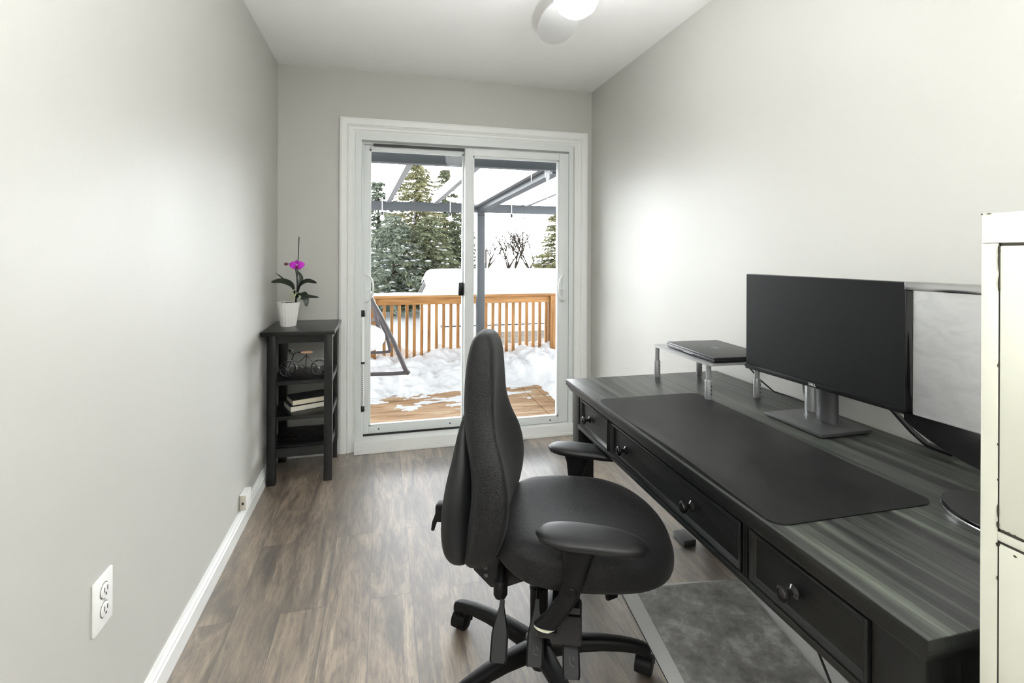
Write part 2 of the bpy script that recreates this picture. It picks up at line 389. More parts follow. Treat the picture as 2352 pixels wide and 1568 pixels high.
# security bar standing in the left jamb
r = thing('security_bar', (-.122, YB+.03, .245), 'white adjustable security bar with black ends upright beside the left door panel', 'security bar')
B().tube([(-.122, YB+.03, .56), (-.122, YB+.03, .86)], .011, 14).build('outer_tube', 'outlet_white', r)
B().tube([(-.122, YB+.03, .27), (-.122, YB+.03, .57)], .0085, 14).build('inner_tube', 'outlet_white', r)
B().lathe([(.012, 0), (.014, .004), (.014, .035), (.010, .042)], (-.122, YB+.03, .86), seg=16).build('end_cap', 'cable', r)
B().lathe([(.010, 0), (.013, .004), (.013, .030), (.010, .036)], (-.122, YB+.03, .245), seg=16).build('end_cap', 'cable', r)
B().lathe([(.013, 0), (.013, .012)], (-.122, YB+.03, .555), seg=16).build('collar', 'cable', r)
hb = B()
for i in range(22): hb.lathe([(.0032, 0), (.0032, .002)], (-.124, YB+.0222, .285+i*.0125), (0, -1, 0), 8)
hb.build('adjusting_holes', 'cable', r)

# outlet and phone jack on the left wall
r = thing('wall_outlet', (XL, 1.357, .46), 'white duplex electrical outlet low on the left wall', 'outlet')
B().box(XL, XL+.007, 1.318, 1.396, .402, .522, .0025).build('cover_plate', 'outlet_white', r)
for zz in (.442, .486):
    q = B().lathe([(.0165, 0), (.0165, .0030), (.015, .0036)], (XL+.007, 1.357, zz), (1, 0, 0), 28).build('receptacle', 'outlet_white', r)
    B().box(XL+.0105, XL+.0112, 1.3495, 1.3515, zz-.002, zz+.009).box(XL+.0105, XL+.0112, 1.3625, 1.3645, zz-.002, zz+.008).lathe([(.0028, 0), (.0028, .0007)], (XL+.0105, 1.357, zz-.008), (1, 0, 0), 12).build('slots', 'steel_dark', q)
    B().lathe([(.0182, 0), (.0182, .0006), (.0170, .0006)], (XL+.007, 1.357, zz), (1, 0, 0), 28).build('rim', 'grey_metal', q)
B().lathe([(.0035, 0), (.003, .0015)], (XL+.007, 1.357, .464), (1, 0, 0), 14).build('screw', 'silver', r)
r = thing('phone_jack', (XL, 2.55, .09), 'small beige and white phone jack box on top of the left baseboard', 'phone jack')
B().box(XL+.001, XL+.030, 2.515, 2.60, .0905, .162, .003).build('jack_body', 'outlet_white', r)
B().box(XL+.002, XL+.029, 2.5125, 2.5155, .092, .160, .001).build('jack_face', 'jack_beige', r)
B().box(XL+.011, XL+.020, 2.511, 2.5128, .118, .130).build('port', 'cable', r)

# ================================================================== CEILING FAN
FC = Vector((.70, 1.75, 0))
r = thing('ceiling_fan', (FC.x, FC.y, H), 'white ceiling fan with round blades and a lit frosted globe', 'ceiling fan')
B().lathe([(.07, 0), (.075, -.01), (.05, -.045), (.02, -.05)], (FC.x, FC.y, H), seg=32).build('canopy', 'fan_white', r)
B().lathe([(.03, -.045), (.09, -.055), (.11, -.08), (.11, -.125), (.085, -.145), (.02, -.15)], (FC.x, FC.y, H), seg=36).build('motor_housing', 'fan_white', r)
B().lathe([(.02, -.12), (.062, -.128), (.066, -.135), (.08, -.16), (.086, -.19), (.084, -.22), (.070, -.25), (.045, -.27), (.018, -.279), (.0001, -.28)], (FC.x, FC.y, H), seg=36, cap=True).build('light_globe', 'globe', r)
for a in (82, -8, 172, 262):
    A = radians(a); d = Vector((cos(A), sin(A), 0)); w = Vector((-sin(A), cos(A), 0)); pitch = radians(11)
    top, bot = [], []
    for i in range(40):
        t = 2*pi*i/40; rr = .335+.215*cos(t); hw = .083*sin(t)*(1-.12*cos(t+pi))
        p = Vector((FC.x, FC.y, 2.292))+d*rr+w*hw*cos(pitch)+Vector((0, 0, 1))*hw*sin(pitch)
        top.append(p+Vector((0, 0, .003))); bot.append(p-Vector((0, 0, .003)))
    bl = B().loft([bot, top]).build('fan_blade', 'fan_white', r)
    k0 = Vector((FC.x, FC.y, 2.30))
    B().tube([k0+d*.08, k0+d*.15, k0+d*.2], [.012, .010, .008], 8).build('blade_bracket', 'fan_white', bl)
lx, ly = .22, -.66  # added fill light, out of view, brightens the ceiling and room from behind
r = thing('fill_uplight', (lx, ly, 0), 'added unseen fill light on a low stand behind the camera, aimed at the ceiling', 'added fill light')
B().lathe([(.13, 0), (.13, .015), (.02, .03)], (lx, ly, 0), seg=36).build('base', 'black_paint', r)
B().lathe([(.012, .02), (.012, .42)], (lx, ly, 0), seg=16).build('pole', 'black_paint', r)
B().lathe([(.02, .40), (.09, .43), (.15, .49), (.169, .590), (.164, .590), (.145, .495), (.08, .45), (.0001, .435)], (lx, ly, 0), seg=36).build('cutoff_bowl', 'fan_white', r)  # rim depth keeps the added light off the walls and cabinet
B().lathe([(.085, .46), (.11, .472), (.085, .484), (.0001, .486)], (lx, ly, 0), seg=36).build('fill_disc', 'fill_glow', r)

# ================================================================== BLACK SHELF STAND
sx0, sx1, sy0, sy1, st = -.607, -.270, 2.955, 3.320, .852
r = thing('shelf_stand', ((sx0+sx1)/2, (sy0+sy1)/2, 0), 'tall narrow black wooden shelf stand in the corner left of the patio door', 'shelf stand')
B().box(-.622, -.250, 2.866, 3.338, st-.022, st, .002).build('top', 'black_paint', r)
lw = .044
for (x, y) in ((sx0, sy0), (sx1-lw, sy0), (sx0, sy1-lw), (sx1-lw, sy1-lw)):
    B().box(x, x+lw, y, y+lw, 0, st-.022, .002).build('leg', 'black_paint', r)
b = B().box(sx0+lw, sx1-lw, sy0+.006, sy0+.026, .775, st-.022).box(sx0+lw, sx1-lw, sy1-.026, sy1-.006, .775, st-.022)
b.box(sx0+.010, sx0+.028, sy0+lw, sy1-lw, .775, st-.022).box(sx1-.028, sx1-.010, sy0+lw, sy1-lw, .775, st-.022); b.build('apron', 'black_paint', r)
for z in (.545, .352):
    B().box(sx0+.012, sx1-.012, sy0+.004, sy1-.004, z, z+.022, .0015).build('shelf', 'black_paint', r)
    B().box(sx1-.022, sx1-.002, sy0+lw, sy1-lw, z-.006, z+.030, .002).build('side_rail', 'trim_white' if 0 else 'black_paint', r)
b = B().box(sx0+lw, sx1-lw, sy0+.006, sy0+.026, .150, .198).box(sx0+lw, sx1-lw, sy1-.026, sy1-.006, .150, .198)
b.box(sx0+.010, sx0+.028, sy0+lw, sy1-lw, .150, .198).box(sx1-.028, sx1-.010, sy0+lw, sy1-lw, .150, .198); b.build('bottom_rail', 'black_paint', r)
b = B()
for i in range(8): b.box(sx0+.028, sx1-.028, sy0+.028+i*.040, sy0+.056+i*.040, .198, .208)
b.build('slatted_shelf', 'black_paint', r)

# ================================================================== ORCHID
pc = Vector((-.523, 3.10, st))
r = thing('potted_orchid', pc, 'orchid with one magenta bloom in a textured white pot on the black stand', 'potted orchid')
rings = []
for i in range(46):
    t = i/45; rr = .041+(.062-.041)*t; z = .137*t; ring = []
    for k_ in range(72):
        th = 2*pi*k_/72; w = .0013*sin(th*18+(.9 if int(t*18) % 2 else 0)*pi)*sin(t*18*pi) if .03 < t < .93 else 0
        ring.append(pc+Vector(((rr+w)*cos(th), (rr+w)*sin(th), z)))
    rings.append(ring)
for rr, z in ((.058, .137), (.056, .12)): rings.append([pc+Vector((rr*cos(2*pi*k_/72), rr*sin(2*pi*k_/72), z)) for k_ in range(72)])
B().loft(rings).build('pot', 'pot', r)
b = B().lathe([(.056, .118), (.055, .126), (.03, .131), (.0001, .133)], pc, seg=24)
for i in range(26):
    a = random.random()*6.28; q = random.random()*.045
    b.ball(pc+Vector((q*cos(a), q*sin(a), .129)), .009, 6, 4, (1.4, .8, .6))
b.build('bark_chips', 'soil', r)
def leaf(pts, wid, name='leaf', mat='leaf', par=r, fold=.15, wdir=None):
    "a thick pointed-oval blade following a bent spine"
    P = [Vector(p) for p in pts]; n_ = 14; C = []
    for i in range(n_+1):
        t = i/n_*(len(P)-1); j = min(int(t), len(P)-2); f = t-j
        p0, p1, p2, p3 = P[max(j-1, 0)], P[j], P[j+1], P[min(j+2, len(P)-1)]
        C.append(.5*((2*p1)+(p2-p0)*f+(2*p0-5*p1+4*p2-p3)*f*f+(3*p1-p0-3*p2+p3)*f**3))
    rings = []
    for i, c in enumerate(C):
        d = (C[min(i+1, n_)]-C[max(i-1, 0)]).normalized()
        wv = Vector(wdir) if wdir else Vector((0, 0, 1)).cross(d)
        if wv.length < .2: wv = Vector((1, 0, 0))
        wv = (wv-d*wv.dot(d)).normalized(); nn = d.cross(wv)
        t = i/n_; w = max(wid*(sin(pi*min(1, t*.96+.04)))**.6*(.55+.45*min(1, t*2.2)), .0008)
        rings.append([c+wv*w+nn*w*fold, c+nn*.0015, c-wv*w+nn*w*fold, c-nn*.0015])
    return B().loft(rings).build(name, mat, par, smooth=60)
base = pc+Vector((.040, 0, .155))
g = lambda u, v, dy=0: at(u, v, 3.10+dy)
leaf([base, g(672, 655), g(648, 644, -.02), g(622, 648, -.05)], .021, wdir=(.2, .75, .65))
leaf([base, g(690, 655), g(706, 645, .0), g(728, 650, -.04)], .017, wdir=(-.1, .7, .7))
leaf([base, g(693, 672, -.03), g(702, 686, -.07), g(704, 704, -.08)], .020, wdir=(.95, .3, .2))
leaf([base+Vector((.02, 0, -.01)), g(700, 680, .03), g(714, 681, .04), g(733, 683, .05)], .012, wdir=(0, .6, .8))
leaf([base, g(688, 650, .03), g(692, 637, .04), g(684, 622, .05)], .013, wdir=(.9, .4, 0))
leaf([g(664, 650, .02), g(655, 643, .04), g(645, 635, .05), g(634, 627, .06)], .006, wdir=(0, .8, .6))
B().tube([pc+Vector((.036, 0, .12)), g(683, 660), g(682, 635), g(680, 622), g(678, 606, -.01)], [.0035, .0035, .004, .004, .003], 8).build('flower_stem', 'stem', r)
B().tube([pc+Vector((.04, .012, .12)), g(684.5, 600, .012), g(687, 544, .012)], .0026, 8).build('support_stake', 'cable', r)
b = B()
for k_, (u0, v0, u1, v1) in enumerate(((681, 672, 668, 690), (680, 674, 673, 690), (683, 672, 689, 690), (678, 664, 664, 676), (676, 676, 660, 688))):
    p, q = g(u0, v0, -.01), g(u1, v1, -.02); b.tube([p, (p+q)/2+Vector((.003, -.004, .006)), q], .0024, 6)
b.build('air_roots', 'root', r)
fl = bpy.data.objects.new('flower', None)
fc = g(682, 609, -.02)
b = B()
def petal(bm, c, ang, L, w, tilt=.2):
    d = Vector((cos(ang), 0, sin(ang))); s_ = Vector((-sin(ang), 0, cos(ang))); y = Vector((0, -1, 0)); rows = []
    for i in range(9):
        t = i/8; ww = max(w*sin(pi*(t*.86+.12))**.7, .0006); cpt = c+d*L*t+y*tilt*L*t*(1-t)*1.2
        rows.append([cpt+s_*ww+y*.003*sin(t*3), cpt+y*.0016+y*.002, cpt-s_*ww+y*.003*sin(t*3), cpt])
    bm.loft(rows)
for ang, L, w in ((.15, .043, .021), (pi-.12, .041, .020)): petal(b, fc, ang, L, w, .45)
bl = b.build('bloom', 'petal', r, smooth=60)
b = B()
for ang, L, w in ((pi/2+.1, .030, .012), (-pi/2+.75, .031, .012), (-pi/2-.75, .029, .012)): petal(b, fc+Vector((0, .004, 0)), ang, L, w, .05)
b.build('sepals', 'sepal', bl, smooth=60)
B().ball(fc+Vector((0, -.008, 0)), .0055, 12, 8, (1, 1, 1.1)).build('column', 'pot', bl)
B().ball(fc+Vector((0, -.010, -.008)), .0085, 12, 8, (1, .9, .9)).tube([fc+Vector((0, -.008, -.012)), fc+Vector((.003, -.018, -.022))], [.006, .002], 8).build('lip', 'petal_dark', bl)
B().ball(g(657, 606, -.01), .010, 14, 10, (1.15, .9, .9)).build('bud', 'bud', r)
B().tube([g(662, 606, -.01), g(668, 604, -.005), g(676, 606, 0)], .0014, 6).build('bud_stalk', 'stem', r)

# ================================================================== BOOKS
def book(z, c, w, l, h, rot, mp, label):
    X = Matrix.Translation((c[0], c[1], z)) @ Matrix.Rotation(rot, 4, 'Z')
    r = thing('book', (c[0], c[1], z), label, 'book', 'books stacked flat on the middle shelf')
    B().tf(X).box(-l/2, l/2, -w/2, w/2, 0, .0022).box(-l/2, l/2, -w/2, w/2, h-.0022, h).box(-l/2, l/2, w/2-.002, w/2, .002, h-.002).build('cover', 'cover', r)
    B().tf(X).box(-l/2+.002, l/2-.002, -w/2+.001, w/2-.003, .0022, h-.0022).build('pages', mp, r)
bz = .374
book(bz, (-.420, 3.140), .15, .235, .031, radians(24), 'pages2', 'lower of two dark-covered books on the stand, pages pale cream')
book(bz+.0315, (-.418, 3.150), .15, .215, .030, radians(22), 'pages', 'upper of two dark-covered books on the stand, its black cover showing')

# ================================================================== WIRE BICYCLE ORNAMENT
sz = .567
r = thing('bicycle_ornament', (-.44, 3.10, sz), 'small wire bicycle ornament with a wooden saddle on the upper shelf', 'ornament')
def wheel(c, R, n='wheel'):
    ring = [c+Vector((R*cos(t*pi/16), 0, R*sin(t*pi/16))) for t in range(33)]
    w = B().tube(ring, .0038, 8, False).build(n, 'cable', r)
    b = B()
    for t in range(10): b.tube([c, c+Vector((R*cos(t*pi/5), 0, R*sin(t*pi/5)))], .0007, 4)
    b.lathe([(.006, -.004), (.006, .004)], c, (0, 1, 0), 10); b.build('spokes', 'silver', w)
wy = 3.06; fwc = Vector((-.520, wy, sz+.0455)); rwc = Vector((-.352, wy, sz+.0455))
wheel(fwc, .042); wheel(rwc, .042)
b = B(); V = lambda x, z, dy=0: Vector((x, wy+dy, sz+z))
head, bb, seat = V(-.497, .098), V(-.425, .040), V(-.420, .118)
b.tube([V(-.522, .039, .006), V(-.505, .080, .006), head, V(-.487, .126)], .003, 8).tube([V(-.522, .039, -.006), V(-.505, .080, -.006)], .002, 8)
b.tube([V(-.494, .090), V(-.478, .085), V(-.460, .080)], .003, 8).tube([V(-.496, .084), bb], .003, 8)
b.tube([bb, seat, V(-.42, .128)], .0025, 8).tube([seat, V(-.352, .039, .007)], .0022, 8).tube([bb, V(-.352, .039, -.007)], .0022, 8).tube([V(-.46, .08), seat], .0022, 8)
b.build('frame', 'wire', r)
b = B().tube([V(-.487, .126), V(-.500, .136, -.012), V(-.510, .150, -.022), V(-.495, .158, -.03)], .0028, 8).tube([V(-.487, .126), V(-.476, .134, .015), V(-.470, .132, .03)], .0028, 8)
b.tube([V(-.470, .133, .03), V(-.452, .130, .034)], .0045, 8).tube([V(-.510, .152, -.022), V(-.490, .156, -.03)], .0045, 8); b.build('handlebar', 'wire', r)
B().ball(V(-.418, .136), .031, 16, 8, (1.1, .5, .27)).build('saddle', 'seat_wood', r)
B().tube([fwc+Vector((.050*cos(t), 0, .050*sin(t))) for t in [radians(a) for a in range(-5, 100, 12)]], .0022, 6).build('mudguard', 'silver', r)
B().tube([rwc+Vector((.050*cos(t), 0, .050*sin(t))) for t in [radians(a) for a in range(20, 190, 12)]], .0022, 6).build('mudguard', 'silver', r)
b = B().lathe([(.013, -.002), (.013, .002)], bb+Vector((0, -.006, 0)), (0, 1, 0), 18).tube([bb+Vector((0, -.01, 0)), bb+Vector((.014, -.012, -.022)), bb+Vector((.024, -.016, -.022))], .002, 6)
b.tube([bb+Vector((0, .01, 0)), bb+Vector((-.012, .012, .020)), bb+Vector((-.02, .018, .020))], .002, 6).tube([V(-.405, .06, .008), V(-.390, .004, .02)], .002, 6)
b.build('pedals', 'wire', r)
b = B()
for x in (-.395, -.375, -.35, -.330): b.tube([V(x, .078, -.018), V(x, .100, -.018), V(x, .100, .018), V(x, .078, .018)], .0012, 5)
b.tube([V(-.40, .078, -.018), V(-.325, .078, -.018), V(-.325, .078, .018), V(-.40, .078, .018), V(-.40, .078, -.018)], .0014, 5).tube([V(-.405, .10, -.018), V(-.32, .10, -.018), V(-.32, .10, .018), V(-.405, .10, .018), V(-.405, .10, -.018)], .0014, 5)
b.build('rack', 'silver', r)

# ================================================================== DESK
DC = Vector((1.085, 1.225, 0)); DR = radians(-1.0)
DX = Matrix.Translation(DC) @ Matrix.Rotation(DR, 4, 'Z')
hx, hy, dz = .357, .722, .75
desk = thing('desk', DC, 'long black wood-grain desk with drawers against the right wall', 'desk')
def dB(): return B().tf(DX)
dB().box(-hx+.001, hx-.001, -hy+.001, hy-.001, dz-.004, dz, .0015).build('tabletop', 'desk_top', desk)
b = dB().box(-hx, hx, -hy, hy, dz-.022, dz-.0012, .0025).box(-hx+.006, hx-.004, -hy+.006, hy-.006, dz-.031, dz-.022, .002).box(-hx+.012, hx-.008, -hy+.012, hy-.012, dz-.042, dz-.031, .003)
b.build('edge_moulding', 'desk_side', desk)
fx = -hx+.022                                   # front plane of the apron
def yl(y): return y-DC.y
for (xa, xb) in ((fx, fx+.066), (hx-.09, hx-.024)):
    for (ya, yb) in ((-hy+.020, -hy+.086), (hy-.092, hy-.026)):
        dB().box(xa, xb, ya, yb, 0, dz-.042, .003).build('leg', 'desk_leg', desk)
zb, zt = .586, dz-.042
b = dB()
for ya, yb in ((yl(.877), yl(.897)), (yl(1.544), yl(1.571))):
    b.box(fx+.002, fx+.03, ya, yb, zb, zt, .002).box(fx-.002, fx+.004, ya+.004, ya+.009, zb, zt).box(fx-.002, fx+.004, yb-.009, yb-.004, zb, zt)
b.box(fx+.002, fx+.03, -hy+.086, hy-.092, zt-.008, zt).box(fx-.004, fx+.03, -hy+.086, hy-.092, zb-.010, zb+.006, .003)
b.box(fx+.004, fx+.03, -hy+.084, yl(.606), zb, zt).box(fx+.004, fx+.03, yl(1.822), hy-.090, zb, zt)
b.box(hx-.05, hx-.03, -hy+.086, hy-.092, .60, zt).build('front_rail', 'desk_side', desk)
dB().box(fx+.01, hx-.03, -hy+.028, -hy+.046, zb, zt).build('end_panel', 'desk_side', desk); dB().box(fx+.01, hx-.03, hy-.052, hy-.034, zb, zt).build('end_panel', 'desk_side', desk)
def knob_at(y, z, par):
    c = DX @ Vector((fx-.001, yl(y), z)); ax = DX.to_3x3() @ Vector((-1, 0, 0))
    B().lathe([(.0125, 0), (.0125, .002), (.010, .004), (.0058, .008), (.0050, .014), (.0060, .019), (.0128, .022), (.0150, .025), (.0146, .028), (.0118, .0295), (.0112, .0315), (.008, .033), (.0001, .0335)], c, ax, 28).build('knob', 'knob', par)
for (ya, yb, kn) in ((.606, .876, (.755,)), (.898, 1.543, (1.078, 1.437)), (1.572, 1.822, (1.735,))):
    y0, y1 = yl(ya)+.002, yl(yb)-.002; z0, z1 = zb+.008, zt-.009
    b = dB().box(fx+.004, fx+.018, y0, y1, z0, z1)
    # raised moulding frame round the flat panel
    fr_ = [(0, 0), (0, .008), (.004, .009), (.010, .006), (.014, .0), ]
    rings = []
    for sy_, sz_ in ((0, 0), (0, 1), (1, 1), (1, 0), (0, 0)):
        rings.append([(fx+.005-h_, (y0+d if sy_ == 0 else y1-d), (z0+d if sz_ == 0 else z1-d)) for d, h_ in fr_])
    b.loft(rings, cap=False)
    dr = b.build('drawer', 'desk_side', desk)
    for y in kn: knob_at(y, .647, dr)
# desk pad with a slight roll over the front edge
nx, ny = 40, 60; px0, px1, py0, py1 = -hx+.010, .050, -.438, .415
grid_t, grid_b = [], []
def rr_in(x, y):        # rounded rectangle clamp
    rad = .032; cx = min(max(x, px0+rad), px1-rad); cy = min(max(y, py0+rad), py1-rad)
    d = Vector((x-cx, y-cy)); 
    if d.length > rad: d = d.normalized()*rad
    return cx+d.x, cy+d.y
b = dB(); V1 = []
for j in range(ny+1):
    row = []
    for i in range(nx+1):
        x, y = rr_in(px0+(px1-px0)*i/nx, py0+(py1-py0)*j/ny)
        z = dz+.0028+.008*math.exp(-((x-px0)/.025)**2)*max(0, sin((y-py0)/(py1-py0)*pi*1.2))**2+.0007*noise.noise((x*8, y*8, 0))
        row.append((x, y, z))
    V1.append(row)
tv = [[b._v(p) for p in row] for row in V1]; bv = [[b._v((p[0], p[1], dz+.0004)) for p in row] for row in V1]
for j in range(ny):
    for i in range(nx):
        b.bm.faces.new((tv[j][i], tv[j][i+1], tv[j+1][i+1], tv[j+1][i])); b.bm.faces.new((bv[j][i], bv[j+1][i], bv[j+1][i+1], bv[j][i+1]))
for j in range(ny):
    b.bm.faces.new((tv[j][0], tv[j+1][0], bv[j+1][0], bv[j][0])); b.bm.faces.new((tv[j][nx], bv[j][nx], bv[j+1][nx], tv[j+1][nx]))
for i in range(nx):
    b.bm.faces.new((tv[0][i], bv[0][i], bv[0][i+1], tv[0][i+1])); b.bm.faces.new((tv[ny][i], tv[ny][i+1], bv[ny][i+1], bv[ny][i]))
tag(b.build('desk_pad', 'pad'), 'large black leather desk pad with rounded corners on the desk', 'desk pad')

# ------------------------------------------------------------------ riser and laptop
r = thing('laptop_riser', (1.23, 1.715, dz), 'small grey metal riser on four stepped legs at the far end of the desk', 'laptop riser')
rz = .876
b = B(); pts = []
for (cx, cy, a0) in ((1.320, 1.895, 0), (1.145, 1.905, 90), (1.135, 1.545, 180), (1.318, 1.535, 270)):
    for k_ in range(7):
        a = radians(a0+k_*15); pts.append((cx+.018*cos(a), cy+.018*sin(a)))
b.prism(pts, rz, rz+.009, lambda x, y, t: (x, y, t)); b.build('platform', 'silver', r)
for (x, y) in ((1.132, 1.895), (1.325, 1.880), (1.136, 1.556), (1.322, 1.532)):
    lg = B().lathe([(.0115, 0), (.0125, .003), (.0125, .068), (.0115, .071), (.009, .071), (.009, rz-dz)], (x, y, dz+.0005), seg=20).build('leg', 'riser_leg', r)
    hb = B()
    for zz in (.022, .036, .050): hb.lathe([(.0024, 0), (.0024, .0008)], (x+.0123*cos(radians(-75)), y+.0123*sin(radians(-75)), dz+zz), (cos(radians(-75)), sin(radians(-75)), 0), 8)
    hb.build('peg_holes', 'cable', lg)
LC = Vector((1.262, 1.685, rz+.0095)); LX = Matrix.Translation(LC) @ Matrix.Rotation(radians(-3), 4, 'Z')
r = thing('laptop', LC, 'closed dark grey laptop lying on the metal riser', 'laptop')
B().tf(LX).box(-.116, .116, -.165, .165, .002, .013, .003).build('body', 'mon_black', r)
B().tf(LX).box(-.118, .118, -.167, .167, .0135, .021, .003).build('lid', 'lid', r)
b = B().tf(LX)
ringp = [Vector((.0+.016*cos(t*pi/20), .0+.016*sin(t*pi/20), .0213)) for t in range(41)]
b.tube(ringp, .0007, 5, False).build('logo_ring', 'silver', r)
text_mesh('DELL', .0125, LX @ Matrix.Translation((0, 0, .0214)) @ Matrix.Rotation(radians(-90), 4, 'Z'), 'logo', 'silver', r)
B().tf(LX).box(-.119, -.117, -.03, .03, .006, .008).build('front_notch', 'silver', r)
tag(B().tube([Vector((1.33, 1.66, rz-.012)), Vector((1.36, 1.62, .84)), Vector((1.40, 1.60, .79)), Vector((1.43, 1.57, .756)), Vector((1.438, 1.50, .7545)), Vector((1.435, 1.40, .7545))], .0028, 8).build('laptop_cable', 'cable'),
    'thin black cable drooping from the metal riser down to the desk', 'cable')

# ------------------------------------------------------------------ monitor 1
MA = Vector((1.213, 1.4625, 0)); MB_ = Vector((1.2375, .932, 0)); md = (MB_-MA).normalized(); mn = Vector((md.y, -md.x, 0))  # md to the right (towards the viewer), mn away from the screen
if mn.x < 0: mn = -mn
MC = (MA+MB_)/2; MX = Matrix(((md.x, mn.x, 0, MC.x), (md.y, mn.y, 0, MC.y), (0, 0, 1, 0), (0, 0, 0, 1)))
z0, z1 = .881, 1.205; hw = .2655
r = thing('monitor', (1.30, 1.245, dz), 'matte black flat monitor on a grey square-based stand, nearer the patio door', 'monitor', 'monitors on the desk')
B().tf(MX).box(-hw, hw, .004, .030, z0, z1, .003).box(-.17, .17, .03, .052, z0+.05, z1-.05, .01).build('housing', 'mon_black', r)
B().tf(MX).box(-hw+.002, hw-.002, .0025, .0042, z0+.016, z1-.002).build('screen', 'screen_matte', r)
ch = B().tf(MX).box(-hw, hw, .000, .006, z0, z0+.0155, .0015).build('lower_bezel', 'steel_dark', r)
text_mesh('DELL', .0105, MX @ Matrix.Translation((0, -.0004, z0+.0078)) @ Matrix.Rotation(radians(90), 4, 'X'), 'logo', 'logo_white', ch, spacing=1.05)
bx, by = 1.292, 1.248
B().box(bx-.092, bx+.092, by-.108, by+.108, dz+.004, dz+.013, .002).box(bx-.082, bx+.082, by-.098, by+.098, dz+.0005, dz+.004).build('stand_base', 'grey_metal', r)
nk = []
for zz, dx_ in ((dz+.012, 0), (.9, -.004), (1.04, -.012)):
    nk.append([Vector((1.318+dx_+.020*cos(t)*(1 if abs(cos(t)) < .7 else 1), 1.232+.037*sin(t), zz)) for t in [2*pi*k_/28 for k_ in range(28)]])
B().loft(nk).build('stand_neck', 'grey_metal', r)
# round inlay on the base
B().lathe([(.052, 0), (.052, .0006), (.050, .0006)], (1.312, 1.235, dz+.0131), seg=36).build('base_inlay', 'grey_metal', r)

# ------------------------------------------------------------------ monitor 2
NA = Vector((1.196, .905, 0)); ang = radians(0); nd = Vector((.03, -1, 0)).normalized(); nn_ = Vector((1, .03, 0)).normalized()
NX = Matrix(((nd.x, nn_.x, 0, NA.x), (nd.y, nn_.y, 0, NA.y), (0, 0, 1, 0), (0, 0, 0, 1)))
WW = .415; zt2 = 1.2085
r = thing('monitor', (1.21, .69, dz), 'glossy monitor with shiny rim on an oval black base, half behind the filing cabinet', 'monitor', 'monitors on the desk')
zl = lambda t: .885-.062*sin(pi*t)**.8          # chin drops in the middle
poly = [(0, zt2), (WW, zt2)]+[(WW*t, zl(t)) for t in [1-i/24 for i in range(25)]]
B().tf(NX).prism(poly, .003, .034, lambda x, z, t: (x, t, z)).build('housing', 'gloss_black', r, smooth=25)
fr2 = [(0, 0), (0, .010), (.004, .012), (.009, .009), (.012, .0)]
b = B().tf(NX)
b.box(-.001, WW+.001, -.004, .004, zt2-.020, zt2, .003); b.build('top_bezel', 'chrome', r)
for a_, c_ in ((0, .017), (WW-.017, WW)): B().tf(NX).box(a_, c_, -.003, .004, .903, zt2-.020, .003).build('side_bezel', 'gloss_black', r)
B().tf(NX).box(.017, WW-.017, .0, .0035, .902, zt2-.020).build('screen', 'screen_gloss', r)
poly = [(0, .902), (WW, .902)]+[(WW*t, zl(t)) for t in [1-i/24 for i in range(25)]]
B().tf(NX).prism(poly, -.005, .003, lambda x, z, t: (x, t, z)).build('chin_bezel', 'dark_chrome', r, smooth=25)
nb = NX @ Vector((WW/2, .02, 0))
B().lathe([(.045, .828), (.048, .818), (.035, .812), (.026, .80), (.024, .765)], (nb.x+.005, nb.y, 0), seg=24).build('stand_neck', 'chrome', r)
oc = (1.19, .68)
for nm, rr, za, zb_, mt in (('base_rim', 1.0, .7505, .757, 'chrome'), ('stand_base', .985, .757, .764, 'gloss_black')):
    b = B(); rg = []
    for zz, q in ((za, rr), (zb_-.0015, rr), (zb_, rr-.015)): rg.append([(oc[0]+.105*q*cos(2*pi*k_/56), oc[1]+.125*q*sin(2*pi*k_/56), zz) for k_ in range(56)])
    b.loft(rg).build(nm, mt, r)

# things behind monitor 1
r = thing('desk_speaker', (1.372, 1.335, dz), 'small silver and black speaker behind the matte monitor', 'speaker')
rg = []
for zz, q in ((dz+.0008, .98), (dz+.006, 1.03), (dz+.07, 1), (dz+.14, .96), (dz+.145, .9)): rg.append([(1.372+.026*q*cos(t), 1.335+.026*q*sin(t), zz) for t in [2*pi*k_/28 for k_ in range(28)]])
B().loft(rg).build('silver_body', 'silver', r)
B().box(1.386, 1.425, 1.305, 1.352, dz+.0008, dz+.15, .006).build('rear_housing', 'cable', r)
r2 = tag(B().loft([[(1.425+.016*cos(t), 1.405+.030*sin(t)*q, zz) for t in [2*pi*k_/16 for k_ in range(16)]] for zz, q in ((.775, .35), (.80, .7), (.83, .9), (.885, 1.25), (.89, 1.2))]).build('webcam', 'cable'),
         'black tapered gadget hanging behind the matte monitor, left of the silver speaker', 'webcam')
tag(B().tube([Vector((1.36, 1.20, .93)), Vector((1.39, 1.16, .885)), Vector((1.408, 1.10, .83)), Vector((1.418, 1.055, .785)), Vector((1.424, 1.02, .7605)), Vector((1.426, .96, .7585))], .0072, 10).build('monitor_cable', 'cable'),
    'thick black cable curving from the matte monitor to the desk by the wall', 'cable')

